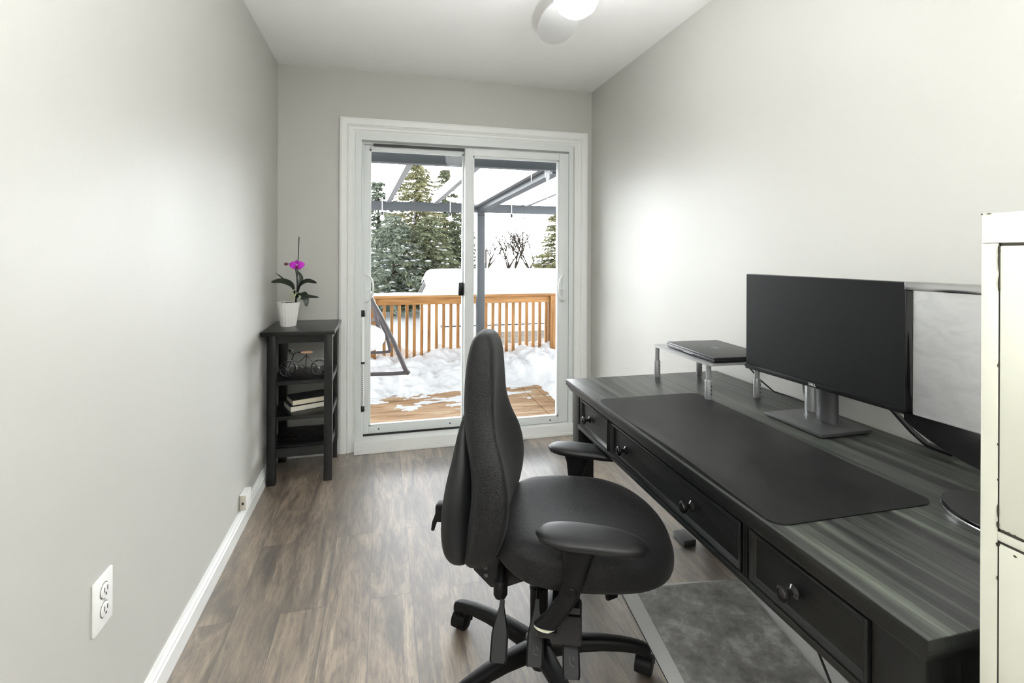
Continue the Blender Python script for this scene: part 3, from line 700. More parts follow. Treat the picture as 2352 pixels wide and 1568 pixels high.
# ================================================================== FILING CABINET
cx0, cx1, cy0, cy1, ch_ = .760, 1.425, .020, .478, 1.325
r = thing('filing_cabinet', ((cx0+cx1)/2, (cy0+cy1)/2, 0), 'cream metal filing cabinet with chipped edges at the near end of the desk', 'filing cabinet')
b = B().box(cx0+.004, cx1, cy0+.0004, cy1-.0004, .0005, ch_-.0004, .004)
b.box(cx0, cx0+.006, cy1-.019, cy1, .0, 1.2858, .0008).box(cx0, cx0+.006, cy0, cy0+.019, 0, 1.2858, .0008).box(cx0, cx0+.006, cy0, cy1, 1.2861, ch_, .002)
b.build('cabinet_body', 'cab', r)
seams = (1.284, .921, .905, .552, .536, .183, .167)
for i, (za, zb_) in enumerate(((.9225+.0, 1.283), (.552, .9045), (.20, .536), (.03, .185))):
    if i == 0: za = .9225
    d = B().box(cx0-.001, cx0+.01, cy0+.0215, cy1-.0205, za, zb_, .003).build('drawer', 'cab', r)
    if zb_-za > .25:
        B().tube([(cx0-.0, .20, zb_-.10), (cx0-.03, .20, zb_-.10), (cx0-.03, .30, zb_-.10), (cx0, .30, zb_-.10)], .006, 8).build('handle', 'chrome', d)
for za in (.9075, .5385): B().box(cx0, cx0+.007, cy0+.019, cy1-.019, za, za+.0115, .001).build('drawer_divider', 'cab', r)
# dark seam and chipped enamel
b = B().box(cx0+.0005, cx0+.0055, cy1-.0212, cy1-.0188, .03, 1.286).box(cx0+.0005, cx0+.0055, cy0+.019, cy1-.019, 1.2825, 1.2858).box(cx0+.0005, cx0+.0056, cy0+.019, cy1-.019, .9045, .9075).box(cx0+.0005, cx0+.0056, cy0+.019, cy1-.019, .9195, .9225)
rnd = random.Random(3)
def chip(y, z, sy_, sz_):
    n_ = 10; pl = [(y+sy_*cos(2*pi*k_/n_)*rnd.uniform(.6, 1.1), z+sz_*sin(2*pi*k_/n_)*rnd.uniform(.6, 1.1)) for k_ in range(n_)]
    b.prism(pl, cx0-.0006, cx0-.0002 if 0 else cx0+.0008, lambda a, c, t: (t-.0009, a, c))
for z, a, c in ((1.277, .0014, .008), (1.262, .0011, .014), (1.235, .0009, .010), (1.13, .0012, .0035), (1.03, .0010, .002), (.985, .0008, .0018), (.945, .0011, .009), (.928, .0016, .006), (.903, .0020, .004), (.86, .0012, .003)):
    chip(cy1-.0200, z, a, c)
for y in (.452, .447, .440, .436): chip(y, .9222+rnd.uniform(-.0008, .0008), .002, .0016)
chip(.440, .898, .0022, .0014); chip(cy1-.001, ch_-.0012, .0009, .0012); chip(.469, ch_-.0008, .003, .0007)
b.build('chipped_seam', 'rust', r)

# ================================================================== FLOOR MATS, CABLE
b = B()
def slab(b, pts, z0, z1): b.prism(pts, z0, z1, lambda x, y, t: (x, y, t))
slab(b, [(.80, 1.14), (1.335, 1.10), (1.392, 1.655), (.874, 1.742)], .0006, .0032)
tag(b.build('chair_mat', 'mat_clear'), 'clear plastic chair mat on the plank floor under the desk', 'chair mat')
b = B().prism([(.80, 1.14), (.803, 1.14), (.877, 1.742), (.874, 1.742)], .0033, .0040, lambda x, y, t: (x, y, t))
ob = b.build('mat_edge', 'cable'); 
cm = bpy.data.objects['chair_mat']; ob.location = ob.location-cm.location; ob.parent = cm
b = B(); slab(b, [(.845, 1.13), (1.262, 1.13), (1.350, 1.655), (.932, 1.705)], .0042, .0090)
tag(b.build('foot_mat', 'mat_dark'), 'scuffed dark grey foot mat lying on the clear chair mat', 'foot mat')
pts = [Vector((.775, .775, .585)), Vector((.80, .765, .52)), Vector((.83, .755, .44)), Vector((.87, .735, .36)), Vector((.93, .72, .26)), Vector((1.02, .72, .12)), Vector((1.12, .74, .012)), Vector((1.25, .80, .005))]
tag(B().tube(pts, .0024, 8).build('hanging_cable', 'cable'), 'thin black cable hanging down below the nearest desk drawer', 'cable')
tag(B().box(1.27, 1.33, 1.90, 1.99, 0.0005, .03, .006).build('power_adapter', 'grey_metal'), 'small dull power block on the floor under the desk', 'power adapter')

# ================================================================== OFFICE CHAIR
CH = Vector((.46, 1.43, 0)); ph = radians(-22)
fw = Vector((cos(ph), sin(ph), 0)); lt = Vector((-sin(ph), cos(ph), 0))
def C3(f, s, z): return CH+fw*f+lt*s+Vector((0, 0, z))
KX = Matrix(((fw.x, lt.x, 0, CH.x), (fw.y, lt.y, 0, CH.y), (0, 0, 1, 0), (0, 0, 0, 1)))
def kB(): return B().tf(KX)
chair = thing('office_chair', CH, 'black fabric office chair with tall contoured back and T-shaped armrests, at the desk', 'office chair')
def interp(tab, z):
    if z <= tab[0][0]: return tab[0][1:]
    for a, b_ in zip(tab, tab[1:]):
        if z <= b_[0]:
            t = (z-a[0])/(b_[0]-a[0]); t = t*t*(3-2*t) if len(a) > 9 else t
            return [x+(y-x)*t for x, y in zip(a[1:], b_[1:])]
    return tab[-1][1:]
def smooth_tab(tab, n_=48):
    "Catmull-Rom through the table rows"
    out = []
    for i in range(n_+1):
        t = i/n_*(len(tab)-1); j = min(int(t), len(tab)-2); f = t-j
        P = [tab[max(j-1, 0)], tab[j], tab[j+1], tab[min(j+2, len(tab)-1)]]
        out.append([.5*((2*P[1][k_])+(P[2][k_]-P[0][k_])*f+(2*P[0][k_]-5*P[1][k_]+4*P[2][k_]-P[3][k_])*f*f+(3*P[1][k_]-P[0][k_]-3*P[2][k_]+P[3][k_])*f**3) for k_ in range(len(tab[0]))])
    return out
def sup(a, e_): return math.copysign(abs(a)**e_, a)
# z, mid f, half thickness, half width, concavity
cush = [(.385, -.178, .004, .06, 0), (.392, -.176, .028, .12, .0), (.415, -.166, .045, .165, .006), (.46, -.150, .054, .195, .012), (.52, -.137, .058, .212, .018), (.58, -.130, .057, .217, .022), (.64, -.134, .054, .212, .026),
        (.70, -.147, .050, .196, .028), (.76, -.163, .048, .168, .024), (.82, -.170, .048, .142, .018), (.88, -.170, .048, .128, .014), (.94, -.168, .046, .118, .010), (.985, -.166, .041, .106, .006), (1.015, -.166, .032, .086, .003), (1.032, -.166, .019, .058, 0), (1.038, -.166, .003, .018, 0)]
rings = []
for z, f0, th, w, cc_ in smooth_tab(cush, 70):
    rg = []
    for k_ in range(56):
        t = 2*pi*k_/56; s_ = sup(cos(t), .62)*w; df = sup(sin(t), .62)*th
        rg.append((f0+df+cc_*(2*(s_/max(w, .001))**2-.6)*(1 if df > -th*.5 else .5), s_, z))
    rings.append(rg)
kB().loft(rings).build('backrest_cushion', 'fabric', chair, smooth=60)
# shell: z, front f, rear f, half width
shell = [(.372, -.20, -.215, .06), (.385, -.19, -.240, .11), (.41, -.18, -.262, .15), (.45, -.17, -.276, .175), (.52, -.17, -.278, .180), (.60, -.17, -.268, .174), (.68, -.175, -.250, .150), (.75, -.19, -.236, .115), (.80, -.20, -.222, .08)]
rings = []
for z, fa, fb, w in smooth_tab(shell, 30):
    rg = []; f0 = (fa+fb)/2; th = max((fa-fb)/2, .002)
    for k_ in range(40):
        t = 2*pi*k_/40; s_ = sup(cos(t), .75)*w
        rg.append((f0+sup(sin(t), .75)*th, s_, z))
    rings.append(rg)
kB().loft(rings).build('backrest_shell', 'shell', chair, smooth=60)
kn_ = kB().box(-.300, -.262, -.085, -.045, .485, .535, .008).build('back_knob', 'plastic', chair)
kB().tube([(-.296, -.065, .50), (-.306, -.068, .475), (-.310, -.07, .455)], [.008, .007, .005], 8).build('back_lever', 'plastic', kn_)
# seat
rings = []
NS = 72
for i in range(25):
    ps = -pi/2+pi*i/24; rf = max(sup(cos(ps), .42), .004); zf = sup(sin(ps), .75)
    rg = []
    for k_ in range(NS):
        t = 2*pi*k_/NS; f = .125+.262*sup(cos(t), .80)*rf; w = .252*(1-.05*cos(t)); s_ = .012+w*sup(sin(t), .80)*rf
        z = .452+(.055 if zf > 0 else .066)*zf
        q = max(0, (f-.16)/.227); z -= .034*q*q
        if zf > 0:
            z += .014*min(1, abs(s_-.012)/.2)**2*(1-.5*q)-.008*math.exp(-((f-.10)**2+(s_-.012)**2)/.02)
            z += .010*max(0, (-.0-f)/.13)
        else: z += .012*max(0, (-.02-f)/.12)
        rg.append((f, s_, z))
    rings.append(rg)
kB().loft(rings).build('seat', 'fabric', chair, smooth=60)
# under-seat mechanism
kB().box(.0-.02, .23, -.17, .19, .396, .412, .004).box(-.06, .12, -.07, .07, .345, .398, .010).box(.10, .19, -.05, .06, .362, .398, .008).build('mechanism', 'steel_dark', chair)
bk = kB()
for s0 in (-.075, .055): bk.prism([(-.19, .375), (-.185, .352), (-.135, .306), (-.10, .306), (-.03, .335), (-.02, .385), (-.08, .398), (-.145, .392)], s0, s0+.006, lambda x, z, t: (x, t, z))
bk.box(-.20, -.10, -.07, .055, .352, .362, .002)
bk.build('back_bracket', 'steel_dark', chair)
for f, z in ((-.150, .362), (-.148, .340), (-.10, .33)): kB().lathe([(.007, 0), (.006, .004)], (f, -.075, z), (0, -1, 0), 12).build('bracket_bolt', 'grey_metal', chair)
kB().lathe([(.016, 0), (.020, .006), (.020, .035), (.014, .045)], (-.10, -.110, .352), (0, -.2, -1), 18).tube([(-.10, -.08, .375), (-.10, -.115, .345)], .014, 12).build('tilt_knob', 'plastic', chair)
# gas lift
lift = kB().lathe([(.026, .055), (.027, .265), (.029, .268), (.029, .276), (.024, .279), (.015, .279)], (0, 0, 0), seg=28).build('lift_sleeve', 'plastic', chair)
kB().lathe([(.0135, .27), (.0135, .35)], (0, 0, 0), seg=20).build('gas_cylinder', 'chrome', chair)
# five-star base
hub = kB().lathe([(.012, .028), (.022, .032), (.026, .045), (.044, .058), (.046, .10), (.040, .118), (.028, .122)], (0, 0, 0), seg=30).build('base_hub', 'plastic', chair)
for k_ in range(5):
    A = radians(-14+72*k_); d = Vector((cos(A), sin(A), 0)); w = Vector((-sin(A), cos(A), 0)); rings = []
    for rr, z, hw_, hh in ((.028, .092, .026, .026), (.07, .097, .026, .024), (.13, .103, .024, .021), (.19, .103, .0215, .019), (.25, .098, .0195, .0175), (.295, .090, .018, .0165), (.318, .082, .0165, .018), (.332, .074, .013, .018), (.337, .070, .006, .012)):
        c = CH+d*rr+Vector((0, 0, z)); rings.append([c+w*hw_*sup(cos(t), .7)+Vector((0, 0, 1))*hh*sup(sin(t), .7) for t in [2*pi*q/20 for q in range(20)]])
    lg = B().loft(rings).build('base_leg', 'plastic', chair, smooth=50)
    # caster
    rot = {0: radians(60), 1: 0, 2: radians(-85), 3: radians(30), 4: radians(100)}[k_]
    dd = (d*cos(rot)+w*sin(rot)); ww = Vector((-dd.y, dd.x, 0)); pv = CH+d*.316; cc_ = pv+dd*.012+Vector((0, 0, .0275))
    ca = B().lathe([(.006, .0), (.006, .040)], pv+Vector((0, 0, .046)), seg=10)
    for sg in (-1, 1): ca.lathe([(.012, -.001), (.025, 0), (.027, .003), (.027, .013), (.022, .018), (.008, .020)], cc_+ww*sg*.005, ww*sg, 26)
    hood = [[cc_+ww*o_ for o_ in (0,)]]
    hr = []
    for q in range(15):
        t = radians(-20+q*15.7); p = cc_+dd*cos(t)*.0305*-1+Vector((0, 0, sin(t)*.0305)); pi_ = cc_+dd*cos(t)*.024*-1+Vector((0, 0, sin(t)*.024))
        hr.append([p-ww*.024, p+ww*.024, pi_+ww*.022, pi_-ww*.022])
    ca.loft(hr); ca.build('caster', 'plastic', lg, smooth=45)
# arms
def pad(s0, f0, L, hw_, zt_, yaw, name):
    rings = []; n_ = 18; ca, sa = cos(yaw), sin(yaw)
    for i in range(n_+1):
        u = -1+2*i/n_; prof_ = max((1-abs(u)**3.2), .0)**.5
        wloc = hw_*(1.0-.17*(u+1)/2)*max(prof_, .05); th = .0145*max(prof_, .12)**.6
        rg = []
        for k_ in range(24):
            t = 2*pi*k_/24; a = u*L/2; b_ = sup(cos(t), .7)*wloc; z = zt_-.016+sup(sin(t), .6)*th-(.010*max(0, u)**2 if 1 else 0)
            rg.append((f0+a*ca-b_*sa, s0+a*sa+b_*ca, z))
        rings.append(rg)
    return kB().loft(rings).build(name, 'rubber', chair, smooth=50)
def arm(sg, s0, f0, yaw, zt_):
    pad(s0, f0, .275, .060, zt_, yaw, 'armrest_pad')
    # blade post
    L_ = [(.066, zt_-.030), (.074, .52), (.080, .47), (.064, .42), (.034, .378), (.006, .352)]
    R_e = [(.165, zt_-.030), (.150, .52), (.134, .47), (.116, .42), (.090, .378), (.064, .345)]
    rings = []
    for (fa, za), (fb, zb2) in zip(L_, R_e):
        s1 = s0*(.97 if sg < 0 else .96); tw = .0165
        c0, c1 = Vector((fa, s1, za)), Vector((fb, s1, zb2)); rg = []
        for q in range(20):
            t = 2*pi*q/20; m_ = (c0+c1)/2; hx_ = (c1-c0)/2
            rg.append(m_+hx_*sup(cos(t), .75)+Vector((0, tw*sup(sin(t), .75), 0)))
        rings.append(rg)
    po = kB().loft(rings).build('armrest_post', 'plastic', chair, smooth=50)
    kB().lathe([(.012, 0), (.012, .006), (.009, .009)], (.100, s0*.97+sg*.012, .445), (0, sg, 0), 18).build('height_button', 'plastic', po)
    # cream ring and socket at the foot
    a, c = Vector((.008, s0*.97, .350)), Vector((.062, s0*.97, .343)); dn = Vector((-.25, 0, -1)).normalized(); rg = []
    for q_, gr in ((0, 1.02), (.006, 1.02)):
        rg.append([(a+c)/2+(c-a)/2*gr*cos(t)+Vector((0, .0165*gr*sin(t), 0))+dn*q_ for t in [2*pi*k_/20 for k_ in range(20)]])
    kB().loft(rg).build('post_ring', 'cream_plastic', po)
    lo, hi = sorted((s0*.97, sg*.02))
    kB().box(.014, .064, min(s0*.97-.016, s0*.97+.016), max(s0*.97-.016, s0*.97+.016), .326, .342, .004).box(.045, .125, *sorted((s0*.97, s0*.97-sg*.035)), .300, .375, .008).box(.050, .120, lo, hi, .380, .397, .003).box(.085, .125, *sorted((s0*.97-sg*.02, s0*.97-sg*.045)), .300, .392, .006).build('arm_bracket', 'steel_dark', chair)
arm(-1, -.266, .147, radians(-4), .592); arm(1, .330, .142, radians(-10), .574)
# paddle levers
def paddle(top, mid, end, wdir, icon=False):
    P = [Vector(top), Vector(mid), Vector(end)]; d = (P[2]-P[1]).normalized(); w = Vector(wdir); w = (w-d*w.dot(d)).normalized(); n3 = d.cross(w)
    o = kB().tube([P[0], P[1]], [.0035, .004], 8)
    L = (P[2]-P[1]).length; rg = []
    for t, hw_ in ((0, .006), (.12, .007), (.45, .019), (.55, .0215), (.95, .0215), (1, .019)):
        c = P[1]+d*L*t; rg.append([c+w*hw_+n3*.003, c+w*hw_*.8+n3*.0055, c-w*hw_*.8+n3*.0055, c-w*hw_+n3*.003, c-w*hw_-n3*.003, c-w*hw_*.8-n3*.0055, c+w*hw_*.8-n3*.0055, c+w*hw_-n3*.003])
    o.loft(rg); lv = o.build('lever', 'plastic', chair, smooth=30)
    if icon:
        up_ = n3 if n3.z > 0 else -n3; c = P[1]+d*L*.78+up_*.0058; x_ = w if w.x > 0 else -w
        mk = kB().tube([c-d*.012-x_*.004, c+d*.006-x_*.002, c+d*.008+x_*.008], .0007, 5).tube([c-d*.010+x_*.003, c-d*.004+x_*.008], .0006, 5)
        mk.build('seat_symbol', 'symbol', lv)
    return lv
paddle((-.080, -.135, .375), (-.082, -.200, .360), (-.080, -.285, .262), (1, 0, 0))
paddle((.005, -.070, .370), (.008, -.165, .345), (.008, -.262, .243), (1, 0, 0), True)
paddle((.085, -.070, .370), (.095, -.180, .345), (.100, -.282, .240), (1, 0, 0), True)
paddle((.195, .02, .385), (.203, .012, .340), (.215, -.012, .262), (.6, .5, 0))
kB().lathe([(.006, 0), (.006, .028), (.003, .030)], (.155, -.08, .392), (0, 0, -1), 10).build('stop_pin', 'steel_dark', chair)

# ================================================================== OUTDOORS
GZ = -1.25
struct(B().box(-60, 80, YB+3.4, 140, GZ-.4, GZ).build('ground', 'far_snow'), 'snow-covered yard beyond the deck', 'ground')
DZ = -.13
b = B(); y = YB+.22
while y < 6.15:
    b.box(-2.0, 1.418, y, y+.1345, DZ-.03, DZ, .003, 1); y += .1415
b.box(1.422, 1.562, YB+.22, 6.15, DZ-.03, DZ+.001, .003, 1)
y = YB+.22
while y < 6.15:
    b.box(1.566, 3.4, y, y+.137, DZ-.03, DZ, .003, 1); y += .1415
dj = B().box(-2.0, 3.4, YB+.2, 6.2, DZ-.30, DZ-.034).build('deck_joists', 'gap'); struct(dj, 'shaded framing under the deck boards', 'deck')
struct(b.build('deck_floor', 'deck_x'), 'wet golden board deck outside the patio door', 'deck')
# house wall outside below and above the door
# snow sheets on the deck
def hfield(name, x0, x1, y0, y1, nx, ny, hf, base, mat='snow'):
    b = B(); g_ = []
    for j in range(ny+1):
        g_.append([])
        for i in range(nx+1):
            x = x0+(x1-x0)*i/nx; y = y0+(y1-y0)*j/ny; g_[-1].append((x, y, hf(x, y)))
    vt = [[b._v((x, y, base+h_)) for x, y, h_ in row] for row in g_]
    for j in range(ny):
        for i in range(nx):
            if max(g_[j][i][2], g_[j][i+1][2], g_[j+1][i][2], g_[j+1][i+1][2]) > 0: b.bm.faces.new((vt[j][i], vt[j][i+1], vt[j+1][i+1], vt[j+1][i]))
    for v_ in [v_ for v_ in b.bm.verts if not v_.link_faces]: b.bm.verts.remove(v_)
    return b.build(name, mat, smooth=180, recalc=False)
def fbm(x, y, sc, oct_=4, seed=0): return noise.fractal((x*sc, y*sc, seed), .55, 2.1, oct_)
def snow_h(x, y):
    n1 = fbm(x, y, 2.2, 4, 3); n2 = fbm(x, y, 5.5, 4, 9); n3 = noise.noise((x*3.4, y*4.2, 5))
    edge = 5.02+.10*fbm(x, y, 1.8, 4, 1)+.07*n2 if x < 1.47 else 3.6
    if x > 1.30: 
        e2 = 1.60+.05*fbm(0, y, 3, 3, 2)
        t = min(max((x-e2)/.25, -1), 1)
        if x < e2+.25: edge = 5.05 if x < e2 else 5.05-(5.05-3.3)*min(1, (x-e2)/.10)
    d = y-edge
    if x > 1.55: d = min(d, (x-1.60-.05*fbm(0, y, 3, 3, 2))*1.5 if y < 5.1 else 9)
    if d <= 0: return -.02
    base = .235*(1-math.exp(-d/.36))
    lumps = .075*n1+.018*n2+.045*n3-.045*max(0, noise.noise((x*4.6, y*5.6, 11))-.12)*2
    return max(-.01, base+lumps*min(1, d/.25)-.006)
sn = tag(hfield('deck_snow', -2.0, 3.4, 3.55, 6.35, 300, 190, snow_h, DZ), 'trampled lumpy snow covering the far half of the deck', 'snow', kind='stuff')
def patch_h(x, y):
    v_ = noise.noise((x*2.4+3, y*7.5, 2))*.6+noise.noise((x*6, y*16, 7))*.35+noise.noise((x*17, y*34, 7))*.16
    w = math.exp(-((y-4.86)/.22)**2)+.75*math.exp(-((y-4.55)/.13)**2)*max(0, sin(x*2.6-.2))
    return -.02 if v_+w*.55 < .56 else .003+.010*min(1, (v_+w*.55-.56)*4)
tag(hfield('snow_patches', -1.5, 1.60, 4.25, 5.25, 260, 110, patch_h, DZ+.002), 'thin melting snow patches on the bare deck boards', 'snow', kind='stuff')

# railing
r = thing('deck_railing', (.5, 6.0, DZ), 'cedar deck railing with square balusters along the far side of the deck', 'railing')
zr0, zr1 = .668, .748
B().box(-2.0, 2.2, 5.985, 6.02, zr0, zr1, .003).build('upper_rail', 'cedar_x', r)
B().box(-2.0, 2.24, 5.955, 6.095, zr1, zr1+.03, .004).build('top_cap', 'cedar_x', r)
B().box(-2.0, 2.2, 5.985, 6.02, DZ+.06, DZ+.15, .003).build('lower_rail', 'cedar_x', r)
for x in (-1.92, -.115, 2.095): B().box(x-.044, x+.044, 6.022, 6.11, DZ, zr1, .004).box(x-.044, x+.044, 5.94, 5.984, DZ+.0, zr1-.0, .004).build('post', 'cedar_z', r)
i = -22
while True:
    x = .022+.0869*i
    if x > 2.03: break
    if x > -1.85 and abs(x+.115) > .055: B().box(x-.018, x+.018, 6.022, 6.058, DZ+.03, zr1-.002, .003).build('baluster', 'cedar_z', r)
    i += 1
b = B(); rg = []
for i in range(90):
    x = -2.0+4.2*i/89; hh = (.030+.006*noise.noise((x*3, 0, 0)))*(1 if x < 1.0 else max(.15, 1-(x-1.0)*1.1))
    rg.append([(x, 5.965, zr1+.0302), (x, 5.968, zr1+.030+hh*.6), (x, 6.0, zr1+.03+hh), (x, 6.05, zr1+.03+hh), (x, 6.083, zr1+.03+hh*.6), (x, 6.087, zr1+.0302)])
b.loft(rg); tag(b.build('rail_snow', 'far_snow', smooth=70), 'strip of snow lying along the top cap of the deck railing', 'snow', kind='stuff')

# pergola
r = thing('pergola', (1.1, 5.7, DZ), 'dark grey metal pergola frame with pale rafters over the snowy deck', 'pergola')
B().box(1.058, 1.146, 5.66, 5.75, DZ, 1.80, .004).build('post', 'frame_grey', r)
B().box(-1.85, -1.76, 5.66, 5.75, DZ, 1.745, .004).box(3.85, 3.94, 5.66, 5.75, DZ, 1.745, .004).build('post', 'frame_grey', r)
B().box(-1.9, 4.0, 5.66, 5.745, 1.752, 1.848, .004).build('far_beam', 'frame_grey', r)
B().box(-1.9, 4.0, 3.62, 3.70, 1.915, 2.045, .004).build('near_beam', 'frame_grey', r)
def bar(p, q, w, h_, mat, name, par):
    p, q = Vector(p), Vector(q); d = (q-p).normalized(); s_ = d.cross(Vector((0, 0, 1))).normalized(); u_ = s_.cross(d)
    return B().loft([[c+s_*w/2+u_*h_/2, c-s_*w/2+u_*h_/2, c-s_*w/2-u_*h_/2, c+s_*w/2-u_*h_/2] for c in (p, q)]).build(name, mat, par)
for xf in (-.47, .055, .565, 1.635, 2.17, 2.7):
    bar((xf, 5.74, 1.875), (xf+.145, 3.68, 1.985), .05, .10, 'frame_light', 'rafter', r)
pr, qr = Vector((1.105, 5.66, 1.80)), Vector((1.325, 3.70, 1.945))
bar(pr, qr, .085, .085, 'frame_grey', 'rafter', r)
bar(pr+Vector((-.075, 0, .05)), qr+Vector((-.075, 0, .05)), .05, .085, 'frame_light', 'rafter', r)
# string lights
r = thing('string_lights', (.7, 5.65, 1.70), 'outdoor string of clear bulbs hanging under the far pergola beam', 'string lights')
bx_ = [at(u, v, 5.64) for u, v in ((878, 486), (1034, 488), (1175, 492), (1290, 497))]
w = B(); allp = []
L0 = [Vector((-1.2, 5.64, 1.735))]+bx_+[Vector((3.0, 5.64, 1.70))]
for a, c in zip(L0, L0[1:]):
    for k_ in range(9): 
        t = k_/8; allp.append(a.lerp(c, t)+Vector((0, 0, -.022*sin(pi*t))))
w.tube(allp, .0028, 5); w.build('wire', 'cable', r)
for p in bx_[:3]:
    B().tube([p+Vector((0, 0, .16)), p], .005, 6).build('hanger', 'outlet_white', r)
    so = B().tube([p+Vector((0, 0, -.002)), p+Vector((0, 0, -.036))], .013, 12).build('socket', 'steel_dark', r)
    B().lathe([(.011, 0), (.020, -.02), (.024, -.040), (.018, -.06), (.006, -.070), (.0001, -.071)], p+Vector((0, 0, -.034)), seg=16).build('bulb', 'bulb', r)
hk = at(951, 463, 5.6)
tag(B().tube([at(951, 455, 5.6), at(952, 480, 5.6), at(953, 494, 5.6)], .006, 6).tube([at(953, 494, 5.6), at(950, 503, 5.6), at(949, 508, 5.6), at(953, 510, 5.6), at(955, 506, 5.6)], .007, 6).build('hook', 'swing'), 'dark cord with a metal hook hanging from the pergola beam', 'hook')
# icicles on the near beam
for (u, L, w) in ((1220, .095, .006), (1257, .215, .013), (1253, .06, .010), (1261, .07, .010)):
    p = at(u, 392, 3.66); p.z = 1.915
    tag(B().tube([p, p+Vector((0, 0, -L*.3)), p+Vector((.001, 0, -L*.7)), p+Vector((0, 0, -L))], [w, w*.8, w*.5, .0008], 8).build('icicle', 'ice'),
        {1220: 'thin clear icicle, leftmost under the near pergola beam', 1257: 'longest thick icicle under the near pergola beam', 1253: 'short icicle just left of the longest one', 1261: 'short icicle just right of the longest one'}[u], 'icicle', 'icicles under the near pergola beam')

# swing seat
r = thing('swing_seat', (-.35, 5.2, DZ), 'curved dark metal hanging swing seat loaded with snow at the left of the deck', 'swing seat')
def pt(L, Y): return [at(u, v, Y) for u, v in L]
A1 = pt([(845, 668), (858, 698), (872, 722), (887, 750), (905, 787), (920, 822), (932, 850), (939, 858)], 4.95)
B().tube(A1, .022, 10).build('front_arch', 'swing', r)
B().tube(pt([(937, 856), (900, 858), (860, 859), (800, 862)], 4.95), .018, 10).build('foot_tube', 'swing', r)
B().tube(pt([(845, 680), (858, 704), (872, 732), (884, 760), (893, 788), (897, 806)], 5.75), .020, 10).build('rear_arch', 'swing', r)
B().tube(pt([(897, 807), (875, 809), (800, 811)], 5.75), .015, 10).build('foot_tube', 'swing', r)
B().tube(pt([(850, 690), (860, 712), (868, 745), (876, 775), (881, 788)], 5.4), .020, 10).build('seat_hanger', 'swing', r)
B().tube(pt([(882, 784), (868, 787), (850, 791), (790, 800)], 5.4), .030, 10).build('seat_edge', 'wicker', r)
B().tube(pt([(862, 733), (850, 738), (800, 742)], 5.4), .022, 10).build('arm_rail', 'wicker', r)
c = at(842, 776, 5.4); b = B().ball(c, .19, 20, 12, (1, .9, .75)); b.build('seat_snow', 'snow', r)

# neighbour's garage with a snow-laden roof
r = thing('garage', (3.5, 12, GZ), 'low garage with grey siding and a thick snow-covered roof beyond the railing', 'garage')
ev, rd = 10.0, 14.0
p0 = at(1010, 764, ev); ez = p0.z; gx0 = p0.x+.03; gx1 = 7.5; rzq = at(970, 612, rd).z
B().box(gx0+.12, gx1, ev+.25, 17.6, GZ, ez+.02).build('siding_wall', 'siding', r)
b = B(); z = ez-.05
while z > GZ+.1: b.box(gx0+.75, gx1, ev+.235, ev+.252, z-.012, z); z -= .115
b.build('siding_laps', 'siding', r)
B().box(gx0+.10, gx0+.75, ev+.20, ev+.255, GZ, ez-.02).build('side_door', 'white_panel', r)
B().box(gx0-.02, gx1, ev-.03, ev+.02, ez-.02, ez+.12).build('gutter', 'white_panel', r)
B().box(gx0-.02, gx1, ev-.05, ev-.03, ez+.115, ez+.16).build('drip_edge', 'steel_dark', r)
rl = at(972, 606, rd).x
# roof slope: eave at ev, ridge at rd
b = B().loft([[(gx0, ev-.02, ez+.10), (gx0, ev-.02, ez+.15), (gx1, ev-.02, ez+.15), (gx1, ev-.02, ez+.10)], [(gx0, rd, rzq-.40), (gx0, rd, rzq-.35), (gx1, rd, rzq-.35), (gx1, rd, rzq-.40)], [(gx0, 18, ez), (gx0, 18, ez+.05), (gx1, 18, ez+.05), (gx1, 18, ez)]])
b.build('roof', 'steel_dark', r)
rows = []
for j in range(25):
    t = j/24; y = ev-.06+(rd+.9-ev)*t; row = []
    zr = ez+.15+(rzq-.35-ez-.15)*min(1, (y-ev)/(rd-ev)) if y < rd else rzq-.35-(y-rd)*.2
    for i in range(61):
        s_ = i/60; x = gx0-.03+(gx1-gx0)*s_**1.6
        e1 = 1-math.exp(-(x-gx0+.03)/.10); e2 = 1-math.exp(-(y-ev+.06)/.05)
        row.append((x, y, zr+.30*max(0, e1)**.5*max(0, e2)**.5+.02*noise.noise((x*1.5, y*1.5, 0))*e1*e2))
    rows.append(row)
b = B(); b.loft(rows, cap=False, closed=False); b.build('roof_snow', 'far_snow', r, smooth=70, recalc=False)
b = B().prism([(ev+.25, ez+.1), (rd, rzq-.38), (17.6, ez+.05), (17.6, ez-.1), (ev+.25, ez-.1)], gx0+.10, gx0+.14, lambda y, z, t: (t, y, z)); b.build('gable', 'white_panel', r)

